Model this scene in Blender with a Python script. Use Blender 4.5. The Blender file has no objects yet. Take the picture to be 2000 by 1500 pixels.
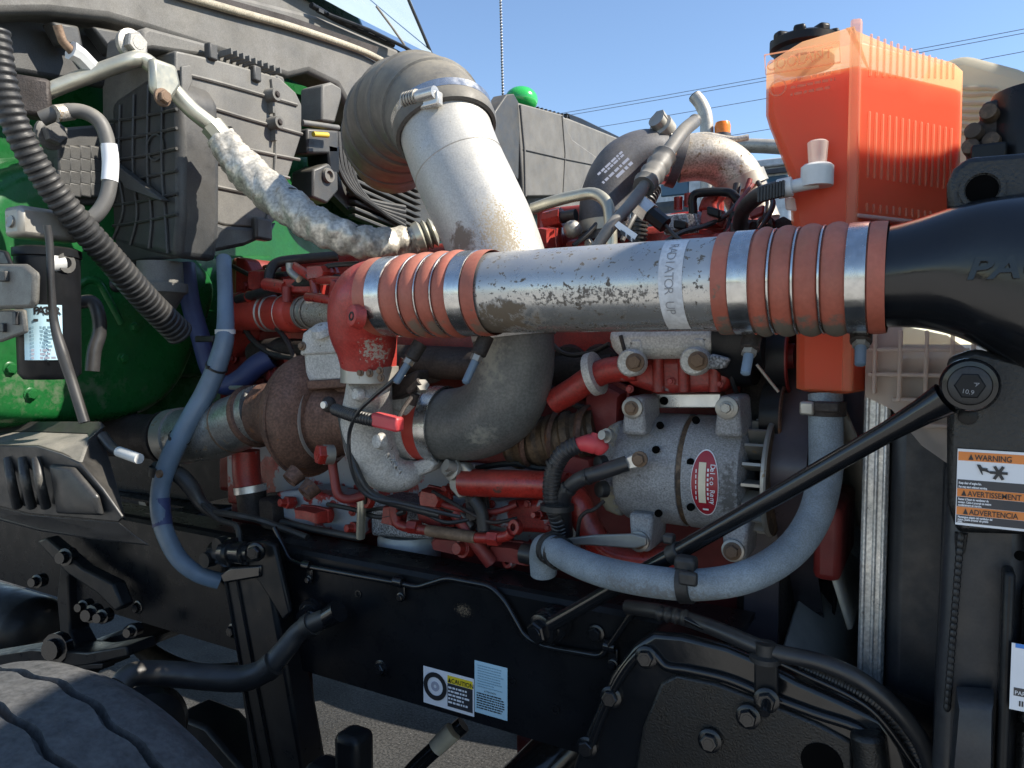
import bpy, bmesh, math, random
from mathutils import Vector, Matrix, Quaternion
random.seed(7)
sc = bpy.context.scene
col = sc.collection
# ---------------------------------------------------------------- camera
F, YAW, PIT = 1450.0, math.radians(29.7), math.radians(3.2)
CAM = Vector((0, -1.0, 1.36))
cd = bpy.data.cameras.new('camera'); cam = bpy.data.objects.new('camera', cd); col.objects.link(cam)
cd.sensor_width = 36; cd.lens = 36 * F / 2000; cd.clip_start = .02; cd.clip_end = 2000
cam.location = CAM; cam.rotation_euler = (math.pi / 2 - PIT, 0, YAW); sc.camera = cam
# ---------------------------------------------------------------- sky, sun, exposure
SUN_AZ, SUN_EL = math.radians(18), math.radians(43)      # azimuth from the truck's front (+X) towards its far side (+Y)
w = bpy.data.worlds.new('World'); sc.world = w; w.use_nodes = True
nt = w.node_tree; nt.nodes.clear()
sk = nt.nodes.new('ShaderNodeTexSky'); sk.sky_type = 'NISHITA'; sk.sun_disc = False
sk.sun_elevation = SUN_EL; sk.sun_rotation = math.pi / 2 - SUN_AZ; sk.air_density = 1.0; sk.dust_density = .1; sk.ozone_density = 3.0
bg = nt.nodes.new('ShaderNodeBackground'); bg.inputs[1].default_value = .115
wo = nt.nodes.new('ShaderNodeOutputWorld')
nt.links.new(sk.outputs[0], bg.inputs[0]); nt.links.new(bg.outputs[0], wo.inputs[0])
sd = bpy.data.lights.new('sun', 'SUN'); sd.energy = 5.0; sd.angle = math.radians(.5); sd.color = (1, .93, .82)
sun = bpy.data.objects.new('sun', sd); col.objects.link(sun)
SD = Vector((math.cos(SUN_AZ) * math.cos(SUN_EL), math.sin(SUN_AZ) * math.cos(SUN_EL), math.sin(SUN_EL)))
sun.rotation_euler = SD.to_track_quat('Z', 'Y').to_euler(); sun.location = SD * 30
sc.view_settings.view_transform = 'Standard'; sc.view_settings.look = 'None'
sc.view_settings.gamma = 1; sc.view_settings.exposure = .95; sc.view_settings.use_curve_mapping = False
sc.render.engine = 'CYCLES'
try:
    sc.cycles.max_bounces = 7; sc.cycles.transparent_max_bounces = 8; sc.cycles.caustics_reflective = False; sc.cycles.caustics_refractive = False
except Exception: pass
# ---------------------------------------------------------------- photo pixel -> point on a plane the thing touches
RT = Vector((math.cos(YAW), math.sin(YAW), 0))
FW = Vector((-math.sin(YAW) * math.cos(PIT), math.cos(YAW) * math.cos(PIT), -math.sin(PIT)))
UP = Vector((-math.sin(YAW) * math.sin(PIT), math.cos(YAW) * math.sin(PIT), math.cos(PIT)))
def at(x, y, Y=None, X=None, Z=None):
    d = FW + RT * ((x - 1000) / F) - UP * ((y - 750) / F)
    if X is not None: t = (X - CAM.x) / d.x
    elif Z is not None: t = (Z - CAM.z) / d.z
    else: t = (Y - CAM.y) / d.y
    return CAM + d * t
def mpp(p): return (p - CAM).dot(FW) / F
def A(*l): return [at(*q) for q in l]
def AX(X, *l): return [at(q[0], q[1], X=X) for q in l]
XA, YA, ZA = Vector((1, 0, 0)), Vector((0, 1, 0)), Vector((0, 0, 1))
# ---------------------------------------------------------------- materials
MATS = {}
def mat(name, colr, rough=.5, metal=0, var=.3, vs=9, spot=None, dust=0, dcol=(.30, .26, .19), bump=0, bs=300, coat=0, rvar=.15, spec=.5, stretch=None, fine=None):
    m = bpy.data.materials.new(name); m.use_nodes = True; n = m.node_tree; L = n.links.new
    b = n.nodes['Principled BSDF']; tc = n.nodes.new('ShaderNodeTexCoord'); co = tc.outputs['Object']
    if stretch:
        mp = n.nodes.new('ShaderNodeMapping'); mp.inputs['Scale'].default_value = stretch; L(co, mp.inputs[0]); co = mp.outputs[0]
    def noise(s, det=6, ro=.6):
        q = n.nodes.new('ShaderNodeTexNoise'); q.inputs['Scale'].default_value = s; q.inputs['Detail'].default_value = det; q.inputs['Roughness'].default_value = ro
        L(co, q.inputs['Vector']); return q.outputs['Fac']
    def ramp(f, a, z):
        q = n.nodes.new('ShaderNodeMapRange'); q.inputs[1].default_value = a; q.inputs[2].default_value = z; L(f, q.inputs[0]); return q.outputs[0]
    def mul(a, v):
        q = n.nodes.new('ShaderNodeMath'); q.operation = 'MULTIPLY'; L(a, q.inputs[0])
        if isinstance(v, (int, float)): q.inputs[1].default_value = v
        else: L(v, q.inputs[1])
        return q.outputs[0]
    def mix(f, a, c, t='RGBA'):
        q = n.nodes.new('ShaderNodeMix'); q.data_type = t; i = (6, 7, 2) if t == 'RGBA' else (2, 3, 0)
        L(f, q.inputs[0])
        for k, v in ((i[0], a), (i[1], c)):
            if hasattr(v, 'node'): L(v, q.inputs[k])
            else: q.inputs[k].default_value = (*v, 1) if t == 'RGBA' else v
        return q.outputs[i[2]]
    n1 = noise(vs); c = mix(ramp(n1, .3, .7), [k * (1 - var) for k in colr], [min(1, k * (1 + var)) for k in colr])
    if fine:
        f2 = ramp(noise(fine[0], 2, .5), .38, .62); q = n.nodes.new('ShaderNodeMix'); q.data_type = 'RGBA'; q.blend_type = 'MULTIPLY'; q.inputs[0].default_value = 1
        L(c, q.inputs[6]); L(mix(f2, [1 - fine[1]] * 3, [1.0] * 3), q.inputs[7]); c = q.outputs[2]
    r = mix(ramp(noise(vs * 3.1), .3, .7), max(0.02, rough - rvar), min(1, rough + rvar), 'FLOAT')
    me = None
    if spot:
        scol, ss, th, sr, sm = spot; f = ramp(noise(ss, 5, .65), th, th + .035)
        c = mix(f, c, scol); r = mix(f, r, sr, 'FLOAT'); me = mix(f, metal, sm, 'FLOAT')
    if dust:
        g = n.nodes.new('ShaderNodeNewGeometry'); sx = n.nodes.new('ShaderNodeSeparateXYZ'); L(g.outputs['Normal'], sx.inputs[0])
        f = mul(mul(ramp(sx.outputs[2], -.35, .9), ramp(noise(vs * 1.7, 8, .7), .25, .65)), dust)
        c = mix(f, c, dcol); r = mix(f, r, .85, 'FLOAT')
        me = mix(f, me if me is not None else float(metal), 0.0, 'FLOAT')
    L(c, b.inputs['Base Color']); L(r, b.inputs['Roughness'])
    if me is not None: L(me, b.inputs['Metallic'])
    else: b.inputs['Metallic'].default_value = metal
    b.inputs['Coat Weight'].default_value = coat; b.inputs['Coat Roughness'].default_value = .12; b.inputs['Specular IOR Level'].default_value = spec
    if bump:
        q = n.nodes.new('ShaderNodeBump'); q.inputs['Strength'].default_value = bump; q.inputs['Distance'].default_value = .002
        L(noise(bs, 4), q.inputs['Height']); L(q.outputs[0], b.inputs['Normal'])
    MATS[name] = m; return m
mat('rail_black', (.007, .008, .010), .30, dust=.03, bump=.05, bs=90, rvar=.1, spec=.13)
mat('gloss_black', (.007, .008, .010), .17, dust=.035, rvar=.08, bump=.08, bs=60)
mat('cast_black', (.009, .010, .011), .32, dust=.05, bump=.5, bs=350, fine=(260, 0.5))
mat('satin_black', (.008, .009, .011), .38, dust=.05, spec=.22)
mat('rubber_black', (.016, .017, .019), .5, dust=.16, bump=.15, fine=(250, 0.35))
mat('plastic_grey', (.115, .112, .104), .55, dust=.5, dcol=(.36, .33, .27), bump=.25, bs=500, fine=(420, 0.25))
mat('wing_black', (.020, .021, .023), .40, dust=.16, fine=(300, .3))
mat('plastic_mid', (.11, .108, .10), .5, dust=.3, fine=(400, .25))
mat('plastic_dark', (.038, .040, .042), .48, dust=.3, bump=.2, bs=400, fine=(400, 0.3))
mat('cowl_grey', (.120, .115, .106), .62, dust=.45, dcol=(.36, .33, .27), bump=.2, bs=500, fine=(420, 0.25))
mat('boot_rubber', (.085, .083, .078), .5, dust=.75, dcol=(.30, .265, .20), bump=.1, fine=(200, 0.2))
mat('elbow_rubber', (.125, .128, .122), .42, dust=.35, dcol=(.22, .21, .18), bump=.12, bs=120, var=.25, vs=14, fine=(260, 0.3))
mat('green_paint', (.008, .095, .022), .30, dust=.04, coat=.0, spec=.35, var=.15, fine=(120, 0.12))
mat('green_bright', (.03, .42, .08), .2, coat=.5, var=.1)
mat('red_paint', (.31, .025, .019), .42, var=.45, dust=.14, dcol=(.3, .2, .14), spot=((.22, .23, .24), 16, .66, .6, .2), bump=.15, bs=150, fine=(260, 0.3))
mat('red_clean', (.34, .026, .018), .33, var=.35, vs=14, spot=((.08, .03, .02), 24, .64, .7, 0), dust=.12, coat=.15, fine=(260, .25), bump=.08, bs=120)
mat('red_chipped', (.38, .028, .022), .4, spot=((.36, .38, .41), 9, .475, .65, .15), bump=.35, bs=300, fine=(300, 0.4))
mat('red_dull', (.20, .020, .018), .5, dust=.12, bump=.2, var=.4)
mat('red_elbow', (.36, .035, .028), .42, dust=.18, dcol=(.4, .25, .2), spot=((.33, .30, .27), 45, .69, .6, .2), bump=.2, bs=200, fine=(300, 0.25))
mat('silicone', (.36, .095, .060), .55, dust=.4, dcol=(.42, .24, .16), var=.22, vs=14, spot=((.15, .11, .08), 22, .66, .8, 0), bump=.1, fine=(240, .10))
mat('silicone_red', (.42, .045, .03), .4, dust=.1)
mat('charge_pipe', (.50, .495, .48), .25, .72, var=.16, vs=7, spot=((.085, .07, .055), 125, .585, .8, .1), dust=.35, dcol=(.38, .35, .29), bump=.05, rvar=.1)
mat('intake_pipe', (.46, .455, .43), .46, .4, var=.10, spot=((.22, .19, .14), 260, .64, .8, .1), dust=.5, dcol=(.50, .46, .39), bump=.08, fine=(420, 0.2))
mat('tan_alu', (.50, .47, .42), .42, .5, var=.2, spot=((.17, .12, .07), 90, .6, .8, .1), dust=.6, dcol=(.5, .42, .3), bump=.1, fine=(300, 0.45))
mat('steel_band', (.56, .56, .55), .22, .95, var=.12, vs=20, rvar=.1, dust=.12, fine=(120, .15))
mat('zinc', (.36, .345, .31), .45, .65, dust=.3, spot=((.25, .19, .12), 40, .64, .7, .2))
mat('bright_zinc', (.62, .61, .58), .35, .7, dust=.2)
mat('cast_alu', (.58, .57, .54), .5, .25, var=.22, dust=.2, bump=.6, bs=420, spot=((.16, .15, .13), 60, .66, .8, .1), fine=(330, .3))
mat('alternator_alu', (.37, .375, .385), .55, .3, var=.22, vs=12, dust=.22, bump=.7, bs=500, spot=((.15, .145, .14), 80, .67, .8, .1), fine=(380, .35))
mat('rough_cast', (.40, .42, .45), .62, .2, var=.3, vs=60, bump=1, bs=260, fine=(300, 0.75))
mat('rust_cast', (.150, .080, .055), .7, .2, var=.45, vs=14, bump=.5, bs=260, spot=((.16, .065, .025), 30, .62, .85, 0), fine=(220, 0.4))
mat('rust_bolt', (.20, .135, .09), .65, .4, var=.4, vs=60, bump=.4)
mat('dark_iron', (.045, .036, .032), .65, .3, var=.4, bump=.4, fine=(260, 0.4))
mat('brown_duct', (.13, .085, .05), .6, .2, var=.4, spot=((.05, .035, .025), 25, .55, .8, 0), fine=(200, 0.4))
mat('pipe_steel', (.42, .42, .40), .38, .75, var=.25, vs=12, spot=((.24, .19, .13), 35, .63, .7, .2), dust=.15, fine=(260, 0.35))
mat('hose_bluegrey', (.24, .29, .33), .55, var=.25, vs=20, dust=.2, bump=.5, bs=700, fine=(520, .28))
mat('hose_blue', (.032, .050, .15), .5, dust=.2)
mat('hose_steel', (.13, .19, .26), .42, dust=.25)
mat('hose_navy', (.055, .060, .075), .5, dust=.35, dcol=(.32, .27, .2), bump=.15, fine=(300, 0.3))
mat('hose_black', (.018, .019, .022), .38, dust=.2)
mat('hose_grey', (.075, .075, .075), .5, dust=.55, dcol=(.32, .29, .23))
mat('tube_alu', (.42, .41, .34), .36, .75, var=.25, dust=.45, dcol=(.36, .33, .24))
mat('foil', (.60, .56, .48), .42, .5, var=.3, vs=25, bump=.8, bs=70, spot=((.30, .26, .20), 26, .63, .7, .3), dust=.35, dcol=(.6, .56, .46), fine=(150, 0.4))
mat('wrap_tan', (.45, .40, .30), .7, 0, dust=.3, fine=(300, 0.4))
mat('tyre', (.060, .061, .064), .62, dust=.45, dcol=(.15, .147, .14), bump=.4, bs=120, var=.35, vs=30, fine=(160, 0.45))
mat('fan_cream', (.52, .50, .44), .45, dust=.2)
mat('radiator_alu', (.74, .73, .69), .4, .45, var=.2, vs=20, spot=((.3, .28, .25), 50, .64, .6, .3), fine=(200, 0.3))
mat('white_plastic', (.62, .63, .62), .4, dust=.3)
mat('decal_white', (.74, .75, .77), .4, var=.05)
mat('decal_blue', (.42, .62, .72), .4, var=.05)
mat('decal_orange', (.72, .22, .04), .4, var=.05)
mat('decal_yellow', (.80, .60, .03), .4, var=.05)
mat('decal_dark', (.035, .036, .042), .4, var=.05)
mat('strip_white', (.60, .61, .63), .45, var=.15, vs=40, fine=(200, .15))
mat('void_black', (.002, .002, .002), .9, spec=.05)  # black for flat discs that paint the shade inside holes
mat('slate_plastic', (.022, .025, .031), .42, dust=.12, spec=.45, fine=(300, .2))
mat('decal_ink', (.02, .02, .022), .5, var=.05)
mat('decal_grey', (.35, .36, .42), .5, var=.05)
mat('decal_red', (.30, .02, .03), .35, var=.1)
mat('ink_faint', (.24, .24, .25), .6, var=.2)
mat('ink_blue', (.22, .36, .44), .6, var=.05)
mat('sky_blue_label', (.03, .2, .6), .4, var=.05)
mat('terminal_red', (.52, .05, .06), .45, dust=.15)
mat('cream_plastic', (.62, .55, .40), .5, dust=.2, bump=.5, bs=60)
mat('amber', (.85, .20, .01), .25, var=.05)
mat('body_white', (.55, .57, .58), .35, dust=.2)
mat('glass_blue', (.05, .10, .15), .08, 0, var=.05, rvar=.02)
mat('windshield', (.26, .33, .37), .12, 0, var=.08, vs=2, dust=.3, dcol=(.34, .37, .38), rvar=.04)
mat('asphalt', (.043, .042, .040), .85, var=.6, vs=1.3, bump=1, bs=180, spot=((.13, .13, .125), 140, .62, .9, 0), fine=(110, .75))
mat('concrete_pale', (.39, .375, .34), .85, var=.2)
mat('wire_grey', (.05, .05, .055), .6)
mat('cable_haze', (.22, .27, .36), .7)
mat('belt', (.075, .060, .068), .38, dust=.15)
mat('yellow_tag', (.6, .45, .05), .5)
def layered_plastic(name, colr, tcol, trans, transp, rough):
    m = bpy.data.materials.new(name); m.use_nodes = True; n = m.node_tree; L = n.links.new
    b = n.nodes['Principled BSDF']; b.inputs['Base Color'].default_value = (*colr, 1); b.inputs['Roughness'].default_value = rough
    o = n.nodes['Material Output']; t = n.nodes.new('ShaderNodeBsdfTranslucent'); t.inputs[0].default_value = (*tcol, 1)
    m1 = n.nodes.new('ShaderNodeMixShader'); m1.inputs[0].default_value = trans; L(b.outputs[0], m1.inputs[1]); L(t.outputs[0], m1.inputs[2])
    m2 = n.nodes.new('ShaderNodeMixShader'); m2.inputs[0].default_value = transp; tr = n.nodes.new('ShaderNodeBsdfTransparent'); tr.inputs[0].default_value = (1, .97, .92, 1)
    L(m1.outputs[0], m2.inputs[1]); L(tr.outputs[0], m2.inputs[2])
    L(m2.outputs[0] if transp else m1.outputs[0], o.inputs[0]); MATS[name] = m
layered_plastic('tank_shell', (.82, .58, .32), (1.0, .78, .42), .72, .36, .35)
def tinted_shell():
    # yellowed cloudy plastic, more orange towards and below the fluid line
    n = MATS['tank_shell'].node_tree; L = n.links.new; b = n.nodes['Principled BSDF']; t = [q for q in n.nodes if q.type == 'BSDF_TRANSLUCENT'][0]
    tc = n.nodes.new('ShaderNodeTexCoord'); sx = n.nodes.new('ShaderNodeSeparateXYZ'); L(tc.outputs['Object'], sx.inputs[0])
    nz = n.nodes.new('ShaderNodeTexNoise'); nz.inputs['Scale'].default_value = 14; nz.inputs['Detail'].default_value = 5; L(tc.outputs['Object'], nz.inputs['Vector'])
    ad = n.nodes.new('ShaderNodeMath'); ad.operation = 'MULTIPLY_ADD'; ad.inputs[1].default_value = .035; L(nz.outputs['Fac'], ad.inputs[0]); L(sx.outputs[2], ad.inputs[2])
    mr = n.nodes.new('ShaderNodeMapRange'); mr.inputs[1].default_value = 1.690; mr.inputs[2].default_value = 1.745; L(ad.outputs[0], mr.inputs[0])
    for sock, lo, hi in ((b.inputs['Base Color'], (.84, .40, .22, 1), (.84, .66, .38, 1)), (t.inputs[0], (1.0, .42, .18, 1), (1.0, .82, .46, 1))):
        q = n.nodes.new('ShaderNodeMix'); q.data_type = 'RGBA'; q.inputs[6].default_value = lo; q.inputs[7].default_value = hi; L(mr.outputs[0], q.inputs[0]); L(q.outputs[2], sock)
    bp = n.nodes.new('ShaderNodeBump'); bp.inputs['Strength'].default_value = .12; bp.inputs['Distance'].default_value = .004; L(nz.outputs['Fac'], bp.inputs['Height']); L(bp.outputs[0], b.inputs['Normal'])
tinted_shell()
layered_plastic('coolant_old', (.90, .060, .012), (1.0, .16, .015), .68, 0, .4)
layered_plastic('tank_rib', (.86, .46, .30), (.95, .5, .3), .5, .62, .4)
layered_plastic('tank_skirt', (.82, .74, .68), (.95, .80, .70), .5, .34, .45)
def coolant_mat():
    m = bpy.data.materials.new('coolant'); m.use_nodes = True; b = m.node_tree.nodes['Principled BSDF']
    b.inputs['Base Color'].default_value = (.66, .050, .022, 1); b.inputs['Subsurface Weight'].default_value = 1; b.inputs['Subsurface Radius'].default_value = (1, .32, .10)
    b.inputs['Subsurface Scale'].default_value = .17; b.inputs['Roughness'].default_value = .35; b.inputs['Specular IOR Level'].default_value = .2; MATS['coolant'] = m
coolant_mat()
layered_plastic('cream_tank', (.74, .68, .54), (.9, .82, .62), .5, 0, .45)
def add_stain(name, c, rad, colr, ns=40, lo=.42, hi=.55, rough=.8):
    """a stain, scuff or chipped patch of its own shape round a point of the object"""
    n = MATS[name].node_tree; L = n.links.new; b = n.nodes['Principled BSDF']; tc = n.nodes.new('ShaderNodeTexCoord')
    mp = n.nodes.new('ShaderNodeMapping'); mp.vector_type = 'TEXTURE'; mp.inputs['Location'].default_value = tuple(c); mp.inputs['Scale'].default_value = rad; L(tc.outputs['Object'], mp.inputs[0])
    ln = n.nodes.new('ShaderNodeVectorMath'); ln.operation = 'LENGTH'; L(mp.outputs[0], ln.inputs[0])
    mr = n.nodes.new('ShaderNodeMapRange'); mr.inputs[1].default_value = 1; mr.inputs[2].default_value = .25; mr.inputs[3].default_value = 0; mr.inputs[4].default_value = .3; L(ln.outputs['Value'], mr.inputs[0])
    nz = n.nodes.new('ShaderNodeTexNoise'); nz.inputs['Scale'].default_value = ns; nz.inputs['Detail'].default_value = 8; nz.inputs['Roughness'].default_value = .7; L(tc.outputs['Object'], nz.inputs['Vector'])
    ad = n.nodes.new('ShaderNodeMath'); L(nz.outputs['Fac'], ad.inputs[0]); L(mr.outputs[0], ad.inputs[1])
    m2 = n.nodes.new('ShaderNodeMapRange'); m2.inputs[1].default_value = lo + .2; m2.inputs[2].default_value = hi + .2; L(ad.outputs[0], m2.inputs[0])
    gt = n.nodes.new('ShaderNodeMath'); gt.operation = 'LESS_THAN'; gt.inputs[1].default_value = 1.0; L(ln.outputs['Value'], gt.inputs[0])
    mu = n.nodes.new('ShaderNodeMath'); mu.operation = 'MULTIPLY'; L(m2.outputs[0], mu.inputs[0]); L(gt.outputs[0], mu.inputs[1])
    for sock, v, t in (('Base Color', colr, 'RGBA'), ('Roughness', rough, 'FLOAT'), ('Metallic', 0.0, 'FLOAT')):
        q = n.nodes.new('ShaderNodeMix'); q.data_type = t; i = (6, 7, 2) if t == 'RGBA' else (2, 3, 0); L(mu.outputs[0], q.inputs[0]); s = b.inputs[sock]
        if s.is_linked: L(s.links[0].from_socket, q.inputs[i[0]])
        else: q.inputs[i[0]].default_value = s.default_value
        q.inputs[i[1]].default_value = (*v, 1) if t == 'RGBA' else v; L(q.outputs[i[2]], s)
# ---------------------------------------------------------------- geometry builder
def catmull(P, n=8):
    out = []
    for i in range(len(P) - 1):
        a, b, c, d = P[max(i - 1, 0)], P[i], P[i + 1], P[min(i + 2, len(P) - 1)]
        for k in range(n):
            t = k / n; out.append(.5 * ((2 * b) + (c - a) * t + (2 * a - 5 * b + 4 * c - d) * t * t + (3 * b - a - 3 * c + d) * t ** 3))
    out.append(P[-1]); return out
def fillet(P, d, n=4):
    out = [P[0]]
    for i in range(1, len(P) - 1):
        a, b, c = P[i - 1], P[i], P[i + 1]; u = (a - b); v = (c - b)
        k = min(d, u.length * .45, v.length * .45); p, q = b + u.normalized() * k, b + v.normalized() * k
        for j in range(n + 1):
            t = j / n; out.append(p * (1 - t) ** 2 + b * (2 * t * (1 - t)) + q * t * t)
    out.append(P[-1]); return out
def perp(d):
    a = ZA if abs(d.z) < .9 else XA
    u = d.cross(a).normalized(); return u, u.cross(d).normalized()
class G:
    def __init__(s): s.v = []; s.f = []
    def ring(s, c, u, w, r, n):
        b = len(s.v)
        for k in range(n):
            t = 2 * math.pi * k / n; s.v.append(c + u * (r * math.cos(t)) + w * (r * math.sin(t)))
        return b
    def skin(s, a, b, n):
        for k in range(n):
            j = (k + 1) % n; s.f.append((a + k, a + j, b + j, b + k))
    def tube(s, P, r, seg=14, cap=True):
        n = len(P); rs = r if isinstance(r, (list, tuple)) else [r] * n
        T = [(P[min(i + 1, n - 1)] - P[max(i - 1, 0)]).normalized() for i in range(n)]
        u, _ = perp(T[0]); prev = None; first = None
        for i in range(n):
            if i: u = (T[i - 1].rotation_difference(T[i]) @ u)
            u = (u - T[i] * u.dot(T[i])).normalized(); wv = T[i].cross(u)
            b = s.ring(P[i], u, wv, rs[i], seg)
            if prev is None: first = b
            else: s.skin(prev, b, seg)
            prev = b
        if cap:
            s.f.append(tuple(range(first + seg - 1, first - 1, -1))); s.f.append(tuple(range(prev, prev + seg)))
        return s
    def lathe(s, p, d, prof, seg=36, cap=True):
        d = d.normalized(); u, wv = perp(d); prev = None
        for (t, r) in prof:
            b = s.ring(p + d * t, u, wv, max(r, 1e-5), seg)
            if prev is not None: s.skin(prev, b, seg)
            else: first = b
            prev = b
        if cap:
            s.f.append(tuple(range(first + seg - 1, first - 1, -1))); s.f.append(tuple(range(prev, prev + seg)))
        return s
    def prism(s, pts, vec):
        n = len(pts); b = len(s.v); s.v += [Vector(p) for p in pts] + [Vector(p) + vec for p in pts]
        s.f.append(tuple(range(b, b + n))); s.f.append(tuple(range(b + 2 * n - 1, b + n - 1, -1)))
        for k in range(n):
            j = (k + 1) % n; s.f.append((b + j, b + k, b + n + k, b + n + j))
        return s
    def box(s, c, sx, sy, sz, X=XA, Y=YA, Z=ZA):
        q = [c + X * (a * sx / 2) + Y * (-sy / 2) + Z * (e * sz / 2) for a, e in ((-1, -1), (1, -1), (1, 1), (-1, 1))]
        return s.prism(q, Y * sy)
    def pillow(s, pts, vec, lv=((0, 1), (.5, .985), (.85, .93), (1, .84))):
        c = sum(pts, Vector()) / len(pts); n = len(pts); prev = None
        for t, k in lv:
            b = len(s.v); s.v += [c + (p - c) * k + vec * t for p in pts]
            if prev is None: first = b
            else: s.skin(prev, b, n)
            prev = b
        s.f.append(tuple(range(first + n - 1, first - 1, -1))); s.f.append(tuple(range(prev, prev + n))); return s
    def ball(s, c, r, seg=16, sq=(1, 1, 1)):
        prof = [(-math.cos(math.pi * k / 10), math.sin(math.pi * k / 10)) for k in range(11)]; prev = None
        for t, rr in prof:
            b = len(s.v)
            for k in range(seg):
                a = 2 * math.pi * k / seg; s.v.append(c + Vector((rr * math.cos(a) * r * sq[0], rr * math.sin(a) * r * sq[1], t * r * sq[2])))
            if prev is not None: s.skin(prev, b, seg)
            prev = b
        return s
    def mesh(s, name, sharp=38):
        me = bpy.data.meshes.new(name); me.from_pydata([tuple(v) for v in s.v], [], s.f); 
        bm = bmesh.new(); bm.from_mesh(me); bmesh.ops.remove_doubles(bm, verts=bm.verts, dist=1e-6); bmesh.ops.recalc_face_normals(bm, faces=bm.faces); bm.to_mesh(me); bm.free()
        me.polygons.foreach_set('use_smooth', [True] * len(me.polygons)); me.set_sharp_from_angle(angle=math.radians(sharp)); return me
TB = Vector((-1.0, .43, 0))
def empty(name, loc, label=None, cat=None, group=None):
    o = bpy.data.objects.new(name, None); col.objects.link(o); o.location = loc
    if label: o['label'] = label
    if cat: o['category'] = cat
    if group: o['group'] = group
    return o
T = empty('truck', TB, 'green heavy truck with its bonnet open, showing a red diesel engine', 'truck')
def hoist(p):
    while p is not None and p.parent is not None and p.parent.parent is not None: p = p.parent
    return p
def obj(name, g, m, parent=T, label=None, bevel=0, kind=None, sharp=38, mw=None, cat=None, group=None, bseg=2):
    me = g.mesh(name, sharp) if isinstance(g, G) else g; parent = hoist(parent)
    if not me.materials: me.materials.append(MATS[m])
    o = bpy.data.objects.new(name, me); col.objects.link(o)
    if parent is not None:
        o.parent = parent
        if parent.parent is None: o.matrix_parent_inverse = Matrix.Translation(-parent.location)
    if mw is not None: o.matrix_basis = mw
    if bevel:
        b = o.modifiers.new('bevel', 'BEVEL'); b.width = bevel; b.segments = bseg; b.limit_method = 'ANGLE'; b.angle_limit = math.radians(35); b.harden_normals = False
    for k, v in (('label', label), ('kind', kind), ('category', cat), ('group', group)):
        if v: o[k] = v
    return o
def frame(p, z, x=None):
    z = z.normalized(); x = (x - z * x.dot(z)).normalized() if x is not None else perp(z)[0]
    y = z.cross(x); M = Matrix((x, y, z)).transposed().to_4x4(); M.translation = p; return M
def rm(rpx, p): return rpx * mpp(p)
def tb(name, pts, rpx, m, parent=T, label=None, seg=16, n=8, bend=None, rib=None, cap=True, bevel=0):
    """tube through photo points (x, y, depth plane); radius in photo pixels at each point"""
    P = A(*pts)
    if isinstance(rpx, (list, tuple)): R = [rm(a, p) for a, p in zip(rpx, P)]
    else: R = [rm(rpx, P[len(P) // 2])] * len(P)
    if bend is not None: Q = fillet(P, bend); RR = R[0]
    else:
        Q = catmull(P, n); RR = []
        for i in range(len(P) - 1):
            for k in range(n): RR.append(R[i] + (R[i + 1] - R[i]) * k / n)
        RR.append(R[-1])
    if rib:
        pitch, amp = rib; L = [0]
        for i in range(1, len(Q)): L.append(L[-1] + (Q[i] - Q[i - 1]).length)
        N = max(4, int(L[-1] / pitch * 6)); q2 = []; r2 = []; j = 0
        r0 = RR if isinstance(RR, list) else [RR] * len(Q)
        for k in range(N + 1):
            d = L[-1] * k / N
            while j < len(Q) - 2 and L[j + 1] < d: j += 1
            t = (d - L[j]) / max(1e-9, L[j + 1] - L[j]); q2.append(Q[j].lerp(Q[j + 1], t))
            ph = (d / pitch) % 1; r2.append((r0[j] + (r0[j + 1] - r0[j]) * t) * (1 + amp * (1 if ph < .5 else -1) * min(1, 4 * abs(math.sin(2 * math.pi * ph)) + .3)))
        Q, RR = q2, r2
    return obj(name, G().tube(Q, RR, seg, cap), m, parent, label)
_bolts = {}
def bolt(parent, p, d, r, m='zinc', name='bolt', studs=False):
    """hexagon flange bolt, head along d, across-corners radius r"""
    key = (m, name); parent = hoist(parent)
    if key not in _bolts:
        g = G(); g.lathe(Vector((0, 0, -.3)), ZA, [(0, 1.35), (.42, 1.35), (.55, 1.05), (.56, .9)], 20)
        g.lathe(Vector((0, 0, .2)), ZA, [(0, 1), (.62, 1), (.74, .86)], 6)
        g.lathe(Vector((0, 0, .9)), ZA, [(0, .6), (.08, .55)], 12)
        me = g.mesh(name, 30); me.materials.append(MATS[m]); _bolts[key] = me
    o = bpy.data.objects.new(name, _bolts[key]); col.objects.link(o); o.parent = parent
    M = frame(p, d) @ Matrix.Rotation(random.random(), 4, 'Z') @ Matrix.Diagonal((r, r, r, 1))
    if parent.parent is None: o.matrix_parent_inverse = Matrix.Translation(-parent.location)
    o.matrix_basis = M; return o
def band(parent, p0, p1, r, m='steel_band', name='clamp_band', th=.0022, lip=True, seg=48):
    d = p1 - p0; L = d.length
    prof = [(0, r), (.0006, r + th), (L * .5, r + th * .9), (L - .0006, r + th), (L, r)]
    return obj(name, G().lathe(p0, d, prof, seg, cap=False), m, parent)
def text(parent, s, p, xd, zd, h, m, name='lettering', ext=0, off=0, align='LEFT', shear=0, sx=1):
    """flat lettering: p is the lower corner, xd the reading direction, zd the direction out of the surface"""
    c = bpy.data.curves.new(name, 'FONT'); c.body = s; c.size = h / .69; c.extrude = ext; c.offset = off; c.align_x = align; c.shear = shear
    c.resolution_u = 3; c.materials.append(MATS[m])
    tmp = bpy.data.objects.new(name, c); me = bpy.data.meshes.new_from_object(tmp); bpy.data.objects.remove(tmp); bpy.data.curves.remove(c)
    o = bpy.data.objects.new(name, me); col.objects.link(o); o.parent = hoist(parent); o.matrix_basis = frame(p, zd, xd) @ Matrix.Diagonal((sx, 1, 1, 1))
    return o
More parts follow.
